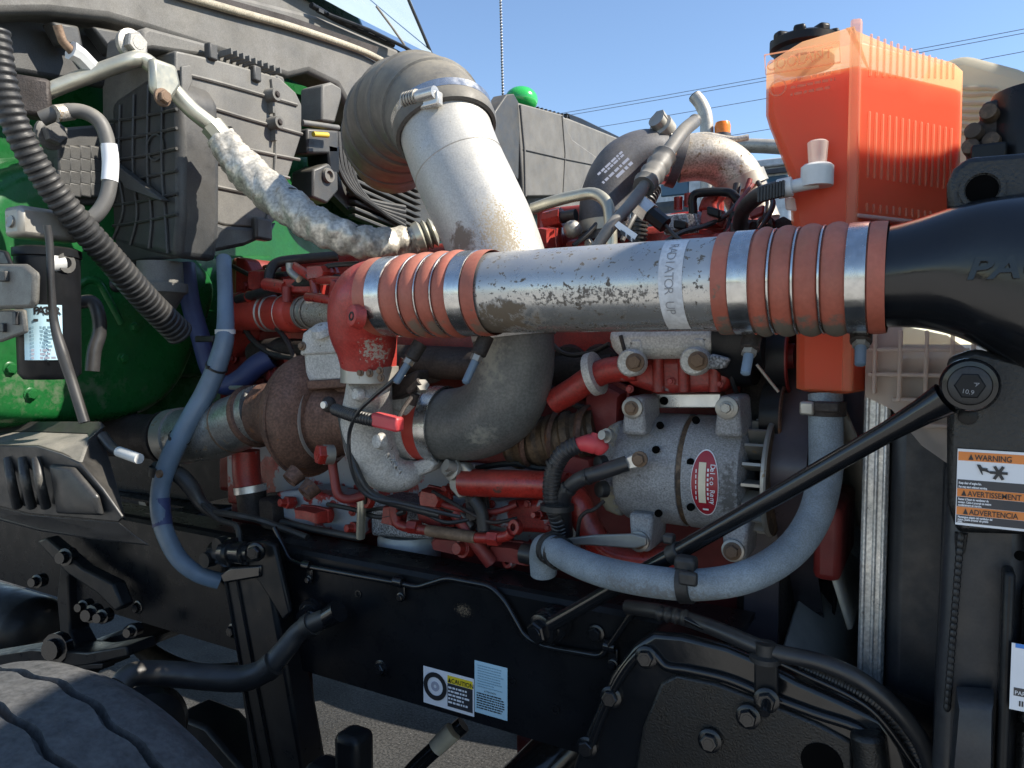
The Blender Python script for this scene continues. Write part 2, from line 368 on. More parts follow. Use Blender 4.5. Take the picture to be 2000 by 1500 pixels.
def strokes(parent, p, xd, yd, wid, rows, pitch, h, m, fill=.8, name='print_lines'):
    """rows of unreadably small print: short dashes"""
    g = G(); n = xd.cross(yd).normalized()
    for r in range(rows):
        x = 0; end = wid * (random.uniform(.6, 1) if r % 4 == 3 else random.uniform(.85, 1))
        while x < end:
            L = random.uniform(.8, 3.2) * h; L = min(L, end - x)
            if L < h * .3: break
            a = p + xd * x - yd * (r * pitch)
            g.prism([a, a + xd * L, a + xd * L - yd * h, a - yd * h], n * .0002); x += L + h * .55
    return obj(name, g, m, parent)
def plate(parent, pts, vec, m, name, bevel=0, label=None): return obj(name, G().prism(pts, vec), m, parent, label, bevel)
#==SETTING==
# ---------------------------------------------------------------- ground, power lines, vehicle beyond
g = G(); g.prism([Vector((-600, -600, 0)), Vector((600, -600, 0)), Vector((600, 600, 0)), Vector((-600, 600, 0))], Vector((0, 0, -.2)))
obj('ground', g, 'asphalt', None, kind='structure')
g = G(); g.prism([Vector((-40, -30, .004)), Vector((40, -30, .004)), Vector((40, -1.55, .004)), Vector((-40, -1.55, .004))], Vector((0, 0, -.1)))
obj('bounce_pavement', g, 'concrete_pale', None, kind='structure')  # unseen pale apron, added to bounce warm light onto the truck
def cable(p, q, lab):
    P = A((p[0], p[1], 70), (q[0], q[1], 70)); d = (P[1] - P[0]); a = P[0] - d * 1.2; b = P[1] + d * 1.2
    pts = [a.lerp(b, k / 16) + Vector((0, 0, 1.2 * ((k / 8 - 1) ** 2) - .6)) for k in range(17)]
    obj('power_line', G().tube(pts, .030, 6), 'cable_haze', None, lab, cat='power line', group='overhead power lines')
cable((1090, 213), (2000, 44), 'thick dark overhead power line, uppermost of the four')
cable((1090, 219), (2000, 52), 'overhead power line running close beneath the uppermost one')
cable((1160, 240), (2000, 88), 'single overhead power line passing just above the exhaust stack')
cable((1380, 262), (2000, 150), 'lowest overhead power line, passing just over the amber beacon')
Bv = empty('work_truck', at(1430, 500, 9).xyz * Vector((1, 1, 0)), 'pale truck parked beyond the engine with tall stack and amber beacon', 'truck')
DB = 9
def bx(name, x0, y0, x1, y1, Y, dep, m, par=Bv, bevel=.02):
    a, b = at(x0, y1, Y), at(x1, y0, Y); z0, z1 = min(a.z, b.z), max(a.z, b.z); x0_, x1_ = min(a.x, b.x), max(a.x, b.x)
    c = Vector(((x0_ + x1_) / 2, Y + dep / 2, (z0 + z1) / 2)); return obj(name, G().box(c, x1_ - x0_, dep, z1 - z0), m, par, bevel=bevel)
cb = bx('cab', 1235, 306, 1560, 620, DB, 2.2, 'body_white', bevel=.12)
wd = bx('window', 1290, 352, 1345, 385, DB - .02, .04, 'glass_blue'); bx('window', 1485, 340, 1540, 382, DB - .02, .04, 'glass_blue')
bx('roof_panel', 1440, 303, 1556, 332, DB - .06, 1.0, 'body_white'); bx('trim_strip', 1440, 333, 1556, 337, DB - .07, .05, 'wire_grey', bevel=0)
bx('bonnet_wall', 1225, 385, 1345, 620, DB - .05, 2.0, 'plastic_dark', bevel=.1)
P = A((1381, 420, DB), (1381, 290, DB), (1379, 232, DB), (1370, 205, DB), (1357, 188, DB)); r = rm(13, P[1])
st = obj('exhaust_stack', G().tube(catmull(P, 6), r, 18, cap=False), 'tan_alu', Bv)
obj('stack_mouth', G().lathe(P[-1] + (P[-1] - P[-2]).normalized() * .004, P[-1] - P[-2], [(0, r * .9), (.01, r * .9)], 18), 'void_black', st)
p = at(1411, 262, DB); bc = obj('beacon', G().lathe(p, ZA, [(0, .10), (.10, .105), (.15, .09), (.165, .04)], 20), 'amber', Bv)
obj('beacon_base', G().lathe(p - ZA * .06, ZA, [(0, .11), (.06, .11)], 20), 'wire_grey', bc)
tb('cross_tube', [(1440, 284, DB - 1), (1500, 286, DB - 1), (1560, 290, DB - 1)], 14, 'tan_alu', Bv)
# ---------------------------------------------------------------- frame rail
Zt, Zb = at(860, 1122, 0).z, at(1130, 1471, 0).z
x0, x1 = -3.2, at(1450, 1215, 0).x
prof = [(0, Zb), (0, Zt - .012), (.004, Zt - .004), (.012, Zt), (.082, Zt), (.082, Zt - .008), (.014, Zt - .008), (.009, Zt - .014), (.009, Zb + .014), (.014, Zb + .008), (.082, Zb + .008), (.082, Zb), (.008, Zb)]
RAIL = obj('frame_rail', G().prism([Vector((x0, y, z)) for y, z in prof], Vector((x1 - x0, 0, 0))), 'rail_black', label='black painted chassis rail below the turbocharger and alternator', sharp=25)
R2 = obj('frame_rail', G().prism([Vector((x0, .86 - y, z)) for y, z in prof], Vector((x1 - x0 + .6, 0, 0))), 'rail_black', label='chassis rail on the far side, half hidden in shade')
for X in (-1.9, -.62): obj('cross_member', G().box(Vector((X, .43, (Zt + Zb) / 2 - .04)), .12, .7, .10), 'rail_black', bevel=.01)
# front extension of the rail towards the bumper
obj('rail_extension', G().prism([Vector((x1 - .25, .012, Zb)), Vector((.55, .012, Zb - .05)), Vector((.55, .012, Zt - .16)), Vector((x1 + .05, .012, Zt - .02)), Vector((x1 - .25, .012, Zt - .02))], Vector((0, .01, 0))), 'rail_black')
for (x, y) in ((455, 1232), (270, 1186), (745, 1305)): bolt(RAIL, at(x, y, 0), -YA, .011, 'gloss_black')
# decals on the rail
def decal(x0, y0, x1, y1, Y, m, name, lab=None, par=RAIL, th=.0006):
    a, b = at(x0, y0, Y), at(x1, y1, Y); c = (a + b) / 2
    return obj(name, G().box(Vector((c.x, Y, c.z)), abs(b.x - a.x), th, abs(a.z - b.z)), m, par, lab), Vector((min(a.x, b.x), Y - th, max(a.z, b.z))), abs(b.x - a.x), abs(a.z - b.z)
# the left sticker: white field with tyre ring, yellow caution strip, dark text block
a, b = at(827, 1303, -.001), at(926, 1385, -.001); zt = at(827, 1300, -.001).z; zb = at(827, 1371, -.001).z; wx = b.x - a.x
o = obj('caution_sticker', G().box(Vector(((a.x + b.x) / 2, -.001, (zt + zb) / 2)), wx, .0006, zt - zb), 'decal_white', RAIL, 'white caution sticker with a black tyre ring and yellow strip')
hz = zt - zb; TL = Vector((a.x, -.0016, zt))
def sub(par, x, z, w_, h_, m, name, lift=.0): return obj(name, G().box(Vector((TL.x + x + w_ / 2, TL.y - lift, TL.z - z - h_ / 2)), w_, .0005, h_), m, T if par is None else par)
ST = o; ST.parent = T; ST.matrix_parent_inverse = Matrix.Translation(-TB)
sub(ST, wx * .49, hz * .08, wx * .485, hz * .2, 'decal_yellow', 'yellow_strip'); sub(ST, wx * .49, hz * .29, wx * .485, hz * .62, 'decal_dark', 'text_block')
cc = TL + Vector((wx * .245, -.0006, -hz * .47))
def annulus(c, r0, r1, n, th, seg=40): return G().lathe(c, n, [(0, r0), (0, r1), (th, r1), (th, r0)], seg, cap=False)
obj('tyre_symbol', annulus(cc, hz * .25, hz * .375, -YA, .0004), 'decal_ink', ST); obj('hub_symbol', annulus(cc, hz * .05, hz * .13, -YA, .0003), 'decal_grey', ST)
text(ST, 'CAUTION', TL + Vector((wx * .57, -.0012, -hz * .25)), XA, -YA, hz * .115, 'decal_ink', off=.0001, sx=.92)
obj('alert_symbol', G().prism([TL + Vector((wx * .505, -.001, -hz * .25)), TL + Vector((wx * .565, -.001, -hz * .25)), TL + Vector((wx * .535, -.001, -hz * .13))], -YA * .0003), 'decal_ink', ST)
strokes(ST, TL + Vector((wx * .51, -.001, -hz * .36)), XA, ZA, wx * .42, 5, hz * .098, hz * .05, 'decal_white')
a = at(927, 1289, -.0015); b = at(991, 1407, -.0015); zt = a.z; zb = at(932, 1391, -.0015).z; wx = b.x - a.x; hz = zt - zb; TL = Vector((a.x, -.002, zt))
S2 = obj('notice_sticker', G().box(Vector((a.x + wx / 2, -.0015, (zt + zb) / 2)), wx, .0006, hz), 'decal_blue', T, 'pale blue sticker of small black print')
strokes(S2, TL + Vector((wx * .1, -.0002, -hz * .07)), XA, ZA, wx * .8, 9, hz * .05, hz * .018, 'ink_blue'); strokes(S2, TL + Vector((wx * .07, -.0002, -hz * .60)), XA, ZA, wx * .86, 7, hz * .047, hz * .024, 'decal_ink')
text(S2, 'ATTENTION', TL + Vector((wx * .3, -.0006, -hz * .565)), XA, -YA, hz * .032, 'decal_ink')
# thin brake line along the rail
BL = tb('brake_line', [(536, 1030, -.006), (566, 1094, -.006), (600, 1106, -.008), (775, 1138, -.008), (816, 1147, -.008), (873, 1129, -.008), (958, 1145, -.008), (985, 1172, -.008), (1025, 1243, -.008), (1062, 1262, -.008), (1175, 1282, -.008), (1190, 1262, -.012), (1236, 1196, -.02), (1262, 1190, -.03), (1330, 1205, -.05)], 6.5, 'gloss_black', label='thin black brake line bent along the rail', bend=.012, seg=10)
for (x, y) in ((600, 1104), (779, 1136), (1192, 1262)):
    p = at(x, y, -.008); c = obj('line_clip', G().lathe(p - XA * .009, XA, [(0, .0095), (.018, .0095)], 14), 'gloss_black', BL, bevel=.001)
    obj('clip_tab', G().box(p + Vector((.004, .002, -.018)), .016, .005, .03), 'gloss_black', BL, bevel=.002); bolt(BL, p + Vector((.005, -.002, -.026)), -YA, .006, 'gloss_black')
bolt(BL, at(1164, 1237, -.004), -YA, .010, 'gloss_black')
# ---------------------------------------------------------------- front bracket casting with bolts
out = [(1118, 1500), (1133, 1455), (1160, 1395), (1192, 1320), (1235, 1262), (1275, 1236), (1330, 1240), (1420, 1262), (1475, 1285), (1560, 1330), (1640, 1365), (1725, 1405), (1765, 1460), (1800, 1560), (1780, 1640), (1130, 1640)]
FB = obj('front_bracket', G().prism(A(*[(x, y, -.055) for x, y in out]), Vector((0, .06, 0))), 'gloss_black', label='glossy black cast front bracket bolted over the rail end', bevel=.008, bseg=3)
inn = [(1240, 1500), (1255, 1420), (1290, 1335), (1320, 1318), (1400, 1335), (1530, 1385), (1600, 1415), (1665, 1450), (1670, 1640), (1240, 1640)]
obj('cast_face', G().prism(A(*[(x, y, -.060) for x, y in inn]), Vector((0, .02, 0))), 'cast_black', FB, bevel=.004)
rim = [(1150, 1470), (1180, 1390), (1215, 1318), (1262, 1268), (1300, 1300), (1345, 1308), (1420, 1325), (1500, 1358), (1590, 1392), (1690, 1430), (1715, 1500)]
obj('raised_rim', G().tube(catmull(A(*[(x, y, -.056) for x, y in rim]), 5), .007, 10), 'gloss_black', FB)
for (x, y, Y) in ((1262, 1284, -.062), (1193, 1362, -.06), (1146, 1460, -.06), (1386, 1447, -.068), (1461, 1400, -.068), (1497, 1368, -.082)): bolt(FB, at(x, y, Y), Vector((.1, -1, .1)), .0112, 'gloss_black')
obj('corner_tube', G().tube(A((1693, 1428, -.065), (1720, 1640, -.065)), .019, 20), 'cast_black', FB, bevel=.006)
obj('cast_hole', G().lathe(at(1605, 1490, -.061), -YA, [(0, .024), (.0005, .024)], 24), 'void_black', FB)
pc = obj('clamp_strap', G().prism(A((1472, 1283, -.075), (1518, 1283, -.075), (1520, 1375, -.075), (1472, 1365, -.075)), Vector((0, .006, 0))), 'satin_black', FB, bevel=.004)
obj('clamp_cap', G().lathe(at(1495, 1290, -.078), ZA, [(0, .019), (.006, .019), (.008, .012), (.022, .012)], 18), 'rubber_black', FB)
obj('bolt_stud', G().lathe(at(1497, 1372, -.09), Vector((.1, -1, -.2)), [(0, .006), (.020, .006), (.022, .005)], 12), 'gloss_black', FB)
# ---------------------------------------------------------------- harness hoses over the bracket
tb('wiring_conduit', [(1225, 1185, -.02), (1300, 1197, -.04), (1390, 1225, -.06), (1500, 1270, -.075), (1600, 1293, -.075), (1680, 1328, -.075), (1755, 1390, -.07), (1810, 1470, -.06), (1840, 1580, -.05)], 17, 'hose_black', label='glossy black conduit curving over the front bracket', seg=16)
CO = tb('corrugated_sleeve', [(1560, 1300, -.055), (1640, 1335, -.055), (1710, 1372, -.055), (1770, 1430, -.05), (1800, 1500, -.05)], 15, 'hose_black', rib=(.007, .08))
cg = tb('coiled_spring_guard', [(1285, 1196, -.05), (1345, 1208, -.056)], 13, 'hose_black', rib=(.012, .25), label='short coil of black guard on the brake line')
tb('brake_line', [(1330, 1205, -.06), (1450, 1262, -.07), (1560, 1312, -.07), (1700, 1385, -.066), (1790, 1500, -.06)], 6, 'gloss_black', label='thin black line running below the glossy conduit')
# ---------------------------------------------------------------- radiator, fan, decals
RA = obj('radiator', G().box(Vector((-.0635, .50, .85)), .031, .88, .96), 'radiator_alu', label='radiator edge with bright aluminium side strip', bevel=.003)
pA = at(1690, 1000, -.1)
for dx in (-.011, 0.001, .011): obj('side_flute', G().box(Vector((-.0635 + dx, .0585, .85)), .005, .006, .95), 'radiator_alu', RA, bevel=.002)
tk = [(1745, 760), (1855, 840), (1965, 900), (1965, 1100), (1870, 1130), (1850, 1300), (1800, 1600), (1745, 1600)]
RT_ = obj('radiator_side_tank', G().prism([Vector((-.047, .055, .35)), Vector((.03, .055, .35)), Vector((.03, .055, 1.34)), Vector((-.047, .055, 1.34))], Vector((0, .85, 0))), 'slate_plastic', label='black radiator side tank beside the aluminium strip', bevel=.018, bseg=3)
obj('tank_seam', G().tube(A((1878, 1040, -.12), (1868, 1200, -.10), (1845, 1400, -.10), (1830, 1600, -.10)), .006, 8), 'rubber_black', RT_)
for k in range(26):
    p = A((1876, 1050, -.127))[0].lerp(at(1850, 1380, -.127), k / 25); obj('seam_bead', G().ball(p, .0045, 8, (.8, 1, 1.3)), 'rubber_black', RT_)
SU = obj('support_post', G().prism([Vector((-.002, -.12, .2)), Vector((.085, -.12, .2)), Vector((.085, -.12, 1.22)), Vector((.014, -.12, 1.22))], Vector((0, .16, 0))), 'slate_plastic', label='black moulded radiator support post under the warning decal', bevel=.014, bseg=3)
obj('support_post_edge', G().box(Vector((at(1960, 1250, -.14).x + .002, -.14, .72)), .010, .03, .84), 'satin_black', SU, bevel=.004)
obj('outer_panel', G().box(Vector((at(1985, 1250, -.14).x + .14, -.12, .70)), .27, .03, .84), 'cast_black', SU, bevel=.006)
for y in (1085, 1420): obj('panel_hole', G().lathe(at(1992, y, -.1355), -YA, [(0, .005), (.0006, .005)], 16), 'void_black', SU)
obj('moulded_step', G().pillow(A((1868, 1340, -.13), (1940, 1345, -.13), (1935, 1600, -.13), (1845, 1600, -.13)), Vector((0, -.03, 0))), 'slate_plastic', SU)
obj('side_clip', G().box(at(1928, 1388, -.14), .010, .012, .024), 'plastic_dark', SU, bevel=.003)
# bumpy cast plate carrying the warning
CP = [(1850, 700), (1905, 680), (2060, 720), (2120, 1050), (1870, 1042), (1850, 985)]
cp = obj('mounting_plate', G().prism(A(*[(x, y, -.15) for x, y in CP]), Vector((0, .03, 0))), 'cast_black', label='bumpy black plate carrying the orange warning decal', bevel=.006)
obj('plate_plug', G().lathe(at(1890, 813, -.152), -YA, [(0, .0085), (.004, .008), (.005, .005)], 20), 'satin_black', cp)
a = at(1870, 876, -.152); zt, zb, zc = a.z, at(1866, 1024, -.152).z, 0; wx = .0615; hz = zt - zb; TL = Vector((at(1868, 950, -.152).x, -.1526, zt))
WD = obj('warning_decal', G().box(Vector((TL.x + wx / 2, -.152, (zt + zb) / 2)), wx, .0008, hz), 'decal_white', T, 'orange, white and black three-language fan warning decal')
for z, h_, m, nm in ((.035, .115, 'decal_orange', 'orange_strip'), (.40, .115, 'decal_dark', 'text_block'), (.518, .105, 'decal_orange', 'orange_strip'), (.628, .125, 'decal_dark', 'text_block'), (.758, .105, 'decal_orange', 'orange_strip'), (.868, .10, 'decal_dark', 'text_block')): sub(WD, wx * .012, hz * z, wx * .976, hz * h_, m, nm)
for (s, x, z, h_) in (('WARNING', .235, .135, .075), ('AVERTISSEMENT', .155, .61, .072), ('ADVERTENCIA', .185, .85, .072)):
    text(WD, s, TL + Vector((wx * x, -.0009, -hz * z)), XA, -YA, hz * h_ * .95, 'decal_ink', off=.0001, sx=.8)
    obj('alert_symbol', G().prism([TL + Vector((wx * (x - .085), -.0006, -hz * z)), TL + Vector((wx * (x - .015), -.0006, -hz * z)), TL + Vector((wx * (x - .05), -.0006, -hz * (z - .075)))], -YA * .0003), 'decal_ink', WD)
for (s, z) in (('Keep clear of engine fan.', .455), ('Fan may start without warning.', .505), ("Rester à l'écart du ventilateur du", .668), ('moteur. Celui-ci pourrait se mettre', .708), ('soudainement en marche.', .745), ('Mantengase alejado del ventilador del', .902), ('motor, puede arrancar sin previo', .935), ('aviso.', .962)):
    text(WD, s, TL + Vector((wx * .03, -.0008, -hz * z)), XA, -YA, hz * .028, 'decal_white', off=.00012, sx=.62)
c = TL + Vector((wx * .56, -.0008, -hz * .28))
for k in range(3):
    d = Vector((math.cos(k * math.pi / 3), 0, math.sin(k * math.pi / 3))); e = Vector((-d.z, 0, d.x)); obj('fan_symbol', G().prism([c - d * .0072 - e * .0013, c + d * .0072 - e * .0013, c + d * .0072 + e * .0013, c - d * .0072 + e * .0013], -YA * .0002 * (k + 1)), 'decal_ink', WD)
c = TL + Vector((wx * .24, -.0008, -hz * .19)); obj('hand_symbol', G().prism([c + Vector(v) * .5 for v in ((.003, 0, 0), (.009, 0, 0), (.013, 0, -.006), (.021, 0, -.006), (.021, 0, -.009), (.027, 0, -.014), (.025, 0, -.015), (.017, 0, -.012), (.012, 0, -.012), (.014, 0, -.019), (.012, 0, -.019))], -YA * .0003), 'decal_ink', WD)
# parts label at the right hand edge
TL = at(1976, 1255, -.162); wx, hz = .03, at(1976, 1255, -.162).z - at(1976, 1385, -.162).z
PL = obj('serial_label', G().box(TL + Vector((wx / 2, 0, -hz / 2)), wx, .0008, hz), 'decal_white', T, 'white serial label with a blue header and bar code', bevel=.0)
TL = TL + Vector((0, -.0006, 0)); sub(PL, wx * .1, 0, wx * .9, hz * .06, 'sky_blue_label', 'blue_header'); sub(PL, wx * .1, hz * .66, wx * .9, hz * .12, 'decal_dark', 'text_block')
for k in range(6): sub(PL, wx * (.25 + k * .07), hz * .85, wx * .04, hz * .08, 'decal_ink', 'bar')
text(PL, 'PARTS', TL + Vector((wx * .12, -.0008, -hz * .76)), XA, -YA, hz * .06, 'decal_white', sx=.9)
# fan
FN = empty('fan', (0, 0, 0)); FN.parent = T; FN.matrix_parent_inverse = Matrix.Translation(-TB)
fc = Vector((-.135, .47, 1.0))
for k in range(9):
    a0 = 2 * math.pi * k / 9 + .18; g = G(); rows = []
    for j in range(6):
        r = .09 + .27 * j / 5; wd_ = .055 + .05 * j / 5; tw = .75 - .3 * j / 5
        e = Vector((0, math.cos(a0), math.sin(a0))); s_ = Vector((0, -math.sin(a0), math.cos(a0)))
        d = s_ * math.cos(tw) + XA * math.sin(tw); c = fc + e * r; rows.append((c - d * wd_, c, c + d * wd_))
    n0 = len(g.v)
    for rw in rows: g.v += [rw[0], rw[1] + XA * .012, rw[2]]
    for j in range(5):
        for q in range(2): b0 = n0 + j * 3 + q; g.f.append((b0, b0 + 1, b0 + 4, b0 + 3))
    o = obj('fan_blade', g, 'fan_cream', FN); s_ = o.modifiers.new('thick', 'SOLIDIFY'); s_.thickness = .006
obj('fan_hub', G().lathe(fc - XA * .04, XA, [(0, .10), (.06, .11), (.08, .06)], 32), 'cast_alu', FN)
# ---------------------------------------------------------------- brace rod
ey0, ey1 = at(1062, 1228, -.035), at(1893, 752, -.19)
BR = empty('brace_rod', (0, 0, 0), 'black steel brace rod from the rail up to the radiator support'); BR.parent = T; BR.matrix_parent_inverse = Matrix.Translation(-TB)
d = (ey1 - ey0); rr = rm(17, ey0.lerp(ey1, .5)); L = d.length; obj('rod', G().tube([ey0 + d * (.03), ey0 + d * .12, ey0 + d * .55, ey0 + d * .87, ey0 + d * .93, ey1 - d * .035], [rr * 1.05, rr, rr, rr, rr * 1.25, rr * 1.55], 24), 'gloss_black', BR)
obj('eye_housing', G().lathe(ey1 + YA * 0.01480, -YA, [(0, 0.02220), (0.00296, 0.02479), (0.02220, 0.02479), (0.02664, 0.02220), (0.02701, 0.01813), (0.02220, 0.01776)], 36), 'gloss_black', BR)
obj('eye_bushing', G().lathe(ey1 - YA * 0.00444, -YA, [(0, 0.01791), (0.00888, 0.01739), (0.00999, 0.01554)], 32), 'rubber_black', BR)
hb = obj('bolt_head', G().lathe(ey1 - YA * 0.00592, -YA, [(0, 0.01369), (0.00777, 0.01369), (0.00888, 0.01221), (0.00962, 0.01147)], 6), 'satin_black', BR)
text(BR, '10.9', ey1 + Vector((-0.00666, -0.01591, -0.00666)), Vector((1, 0, -.15)), -YA, 0.00407, 'ink_faint', ext=0.00022)
text(BR, 'A', ey1 + Vector((0.00296, -0.01591, 0.00296)), Vector((.4, 0, -1)), -YA, 0.00407, 'ink_faint', ext=0.00022)
dl = Vector((-.25, -1, -.12)).normalized(); obj('eye_housing', G().lathe(ey0 - dl * .035, dl, [(0, .026), (.004, .0275), (.028, .0275), (.032, .025)], 30), 'gloss_black', BR); obj('washer', G().lathe(ey0 - dl * .004, dl, [(0, .023), (.005, .023), (.006, .019)], 28), 'satin_black', BR); bolt(BR, ey0 + dl * .004, dl, .0175, 'gloss_black')
obj('line_clip', G().lathe(ey0 + d * .405, d, [(0, rr * 1.25), (.018, rr * 1.25)], 16), 'rubber_black', BR, bevel=.002); obj('clip_tab', G().box(ey0 + d * .417 + Vector((-.008, 0, .018)), .014, .016, .012), 'rubber_black', BR, bevel=.003)
#==NEXT==
# ---------------------------------------------------------------- bonnet tipped forward in front of the radiator (out of the picture) and far front wheel come with the truck
g = G(); N = 48; M = 8; rows = []
for j in range(M + 1):
    t = j / M; X = 1.05 - .38 * t; zc = .75 + 1.80 * t; hw = .98 - .06 * t
    rows.append([Vector((X + .25 * abs(math.cos(math.pi * k / N)) ** 3, .43 - math.cos(math.pi * k / N) * hw, zc - .55 * (1 - math.sin(math.pi * k / N) ** .6) - .30 * t * math.exp(-((.43 - math.cos(math.pi * k / N) * hw - .42) / .25) ** 2))) for k in range(N + 1)])  # unseen top edge, dipped so the sun reaches the coolant tank
for r in rows: g.v += r
for j in range(M):
    for k in range(N): a = j * (N + 1) + k; g.f.append((a, a + 1, a + N + 2, a + N + 1))
o = obj('bonnet', g, 'green_paint', label='green bonnet tipped forward ahead of the radiator'); q = o.modifiers.new('thick', 'SOLIDIFY'); q.thickness = .012
#==NEXT==
# ---------------------------------------------------------------- charge air pipe, boots, elbow
CY = -.14
def cx(px): return at(px, 560, CY).x
AZ = at(1300, 559, CY).z
def axp(px): return Vector((cx(px), CY, AZ))
RP = (at(1200, 480, CY).z - at(1200, 654, CY).z) / 2 * .985
CPI = obj('charge_air_pipe', G().tube([axp(930), axp(1000), axp(1150), axp(1300), axp(1425)], RP, 64), 'charge_pipe', label='pitted aluminium charge air pipe with a white strip label')
# strip label on the pipe, following its curve
g = G(); n = 14; xa, xb = cx(1311), cx(1357)
for k in range(n + 1):
    t = math.radians(66 - 136 * k / n); s = Vector((0, -math.cos(t), math.sin(t))) * (RP + .0007)
    g.v += [Vector((xa + .004 * k / n, CY, AZ)) + s, Vector((xb + .002 * k / n, CY, AZ)) + s]
    if k: b = 2 * k; g.f.append((b - 2, b - 1, b + 1, b))
SL = obj('strip_label', g, 'strip_white', CPI); 
def pipe_text(s, px, a0, da, h):
    for i, ch in enumerate(s):
        t = math.radians(a0 - da * i); nrm = Vector((0, -math.cos(t), math.sin(t))); dn = Vector((0, -math.sin(t), -math.cos(t)))
        text(CPI, ch, Vector((cx(px), CY, AZ)) + nrm * (RP + .0012), dn, nrm, h, 'ink_faint', off=-.0002, align='CENTER')
pipe_text('RADIATOR UP', 1326, 50, 8.6, .0105)
def boot(sections, name, label, m='silicone'):
    """sections: list of (px0, px1, kind) with kind b bump, l lip, s steel band, w wire"""
    prof = []; extra = []
    x_0 = cx(sections[0][0])
    for a, b, k in sections:
        xa, xb = cx(a) - x_0, cx(b) - x_0; L = xb - xa
        if k == 'b': prof += [(xa + L * t, RP * (1.03 + .10 * math.sin(math.pi * t) ** .6)) for t in (0.02, .1, .25, .4, .5, .6, .75, .9, .98)]
        elif k == 'l': prof += [(xa, RP * 1.015), (xa + .0005, RP * 1.075), (xa + L * .3, RP * 1.085), (xa + L * .8, RP * 1.075), (xb, RP * 1.06)]
        elif k == 's': prof += [(xa, RP * 1.05), (xb, RP * 1.05)]; extra.append((a, b, 's'))
        else: prof += [(xa, RP * 1.03), (xb, RP * 1.03)]; extra.append((a, b, 'w'))
    o = obj(name, G().lathe(Vector((x_0, CY, AZ)), XA, prof, 72, cap=False), m, label=label, sharp=60)
    for a, b, k in extra:
        if k == 's': band(o, axp(a + 1), axp(b - 1), RP * 1.055, th=.0018, seg=72)
        else:
            c = axp((a + b) / 2); g = G()
            pts = [c + Vector((0, math.cos(t) * RP * 1.065, math.sin(t) * RP * 1.065)) for t in [2 * math.pi * q / 48 for q in range(49)]]
            obj('wire_ring', G().tube(pts, (cx(b) - cx(a)) * .42, 8), 'steel_band', o)
    return o
B1 = boot([(1411, 1441, 'l'), (1441, 1482, 's'), (1482, 1514, 'b'), (1514, 1520, 'w'), (1520, 1559, 'b'), (1559, 1565, 'w'), (1565, 1608, 'b'), (1608, 1614, 'w'), (1614, 1658, 'b'), (1658, 1700, 's'), (1700, 1734, 'l')], 'coupling_boot', 'orange silicone boot with steel bands joining pipe to black tank')
B2 = boot([(738, 760, 'l'), (760, 790, 's'), (790, 821, 'b'), (821, 825, 'w'), (825, 853, 'b'), (853, 857, 'w'), (857, 884, 'b'), (884, 888, 'w'), (888, 912, 'b'), (912, 943, 's'), (943, 968, 'l')], 'coupling_boot', 'orange silicone boot between the red elbow and the pitted pipe')
def tbolt(parent, px, top, bot, dx=0):
    p = at(px, top, CY + .012); q = at(px + dx, bot, CY - .01); d = q - p; L = d.length
    obj('clamp_housing', G().lathe(p - d * .15, d, [(0, .011), (L * .45, .011), (L * .5, .008)], 14), 'dark_iron', parent); obj('clamp_nut', G().lathe(p + d * .32, d, [(0, .0085), (L * .16, .0085)], 6), 'zinc', parent)
    obj('clamp_stud', G().lathe(p + d * .4, d, [(0, .0058), (L * .62, .0055), (L * .66, .003)], 12), 'hose_steel', parent)
tbolt(B1, 1468, 662, 728, -12); tbolt(B1, 1682, 650, 710, -2)
tbolt(B2, 945, 668, 745, -35); tbolt(B2, 815, 680, 745, -40)
# red elbow down to the compressor outlet
x_ = cx(742); P0 = Vector((x_ + .02, CY, AZ)); E3 = at(722, 722, CY + .03)
EP = [P0, Vector((x_ - .004, CY, AZ))] + A((724, 588, CY + .002), (713, 612, CY + .006), (711, 648, CY + .014), (717, 685, CY + .022)) + [E3 - ZA * .004]
ER_ = [RP, RP * 1.03, RP * 1.06, RP * 1.04, RP * .97, RP * .85, RP * .76]; rr2 = []
for i in range(6):
    for k in range(7): rr2.append(ER_[i] + (ER_[i + 1] - ER_[i]) * k / 7)
RE = obj('charge_elbow', G().tube(catmull(EP, 7), rr2 + [ER_[-1]], 48), 'red_elbow', label='red painted cast elbow above the compressor')
obj('elbow_collar', G().lathe(Vector((x_ + .006, CY, AZ)), -XA, [(0, RP * 1.0), (.001, RP * 1.06), (.012, RP * 1.06), (.016, RP)], 60, cap=False), 'red_elbow', RE)
p = at(692, 618, CY - .062); obj('elbow_boss', G().lathe(p + YA * .012, Vector((-.35, -1, .1)), [(0, .019), (.014, .015), (.016, .012)], 22), 'red_elbow', RE); obj('boss_plug', G().lathe(p - YA * .003, Vector((-.35, -1, .1)), [(0, .0065), (.003, .0065), (.003, .0042), (.001, .004)], 16), 'dark_iron', RE)
cb_ = band(RE, E3 + ZA * .006, E3 - ZA * .020, RP * .78, 'zinc', th=.003)
for dx, dy in ((-18, 4), (0, 5), (20, 0), (22, 14)): bolt(RE, at(722 + dx, 724 + dy, CY - .010), -YA, .0045, 'rust_bolt')
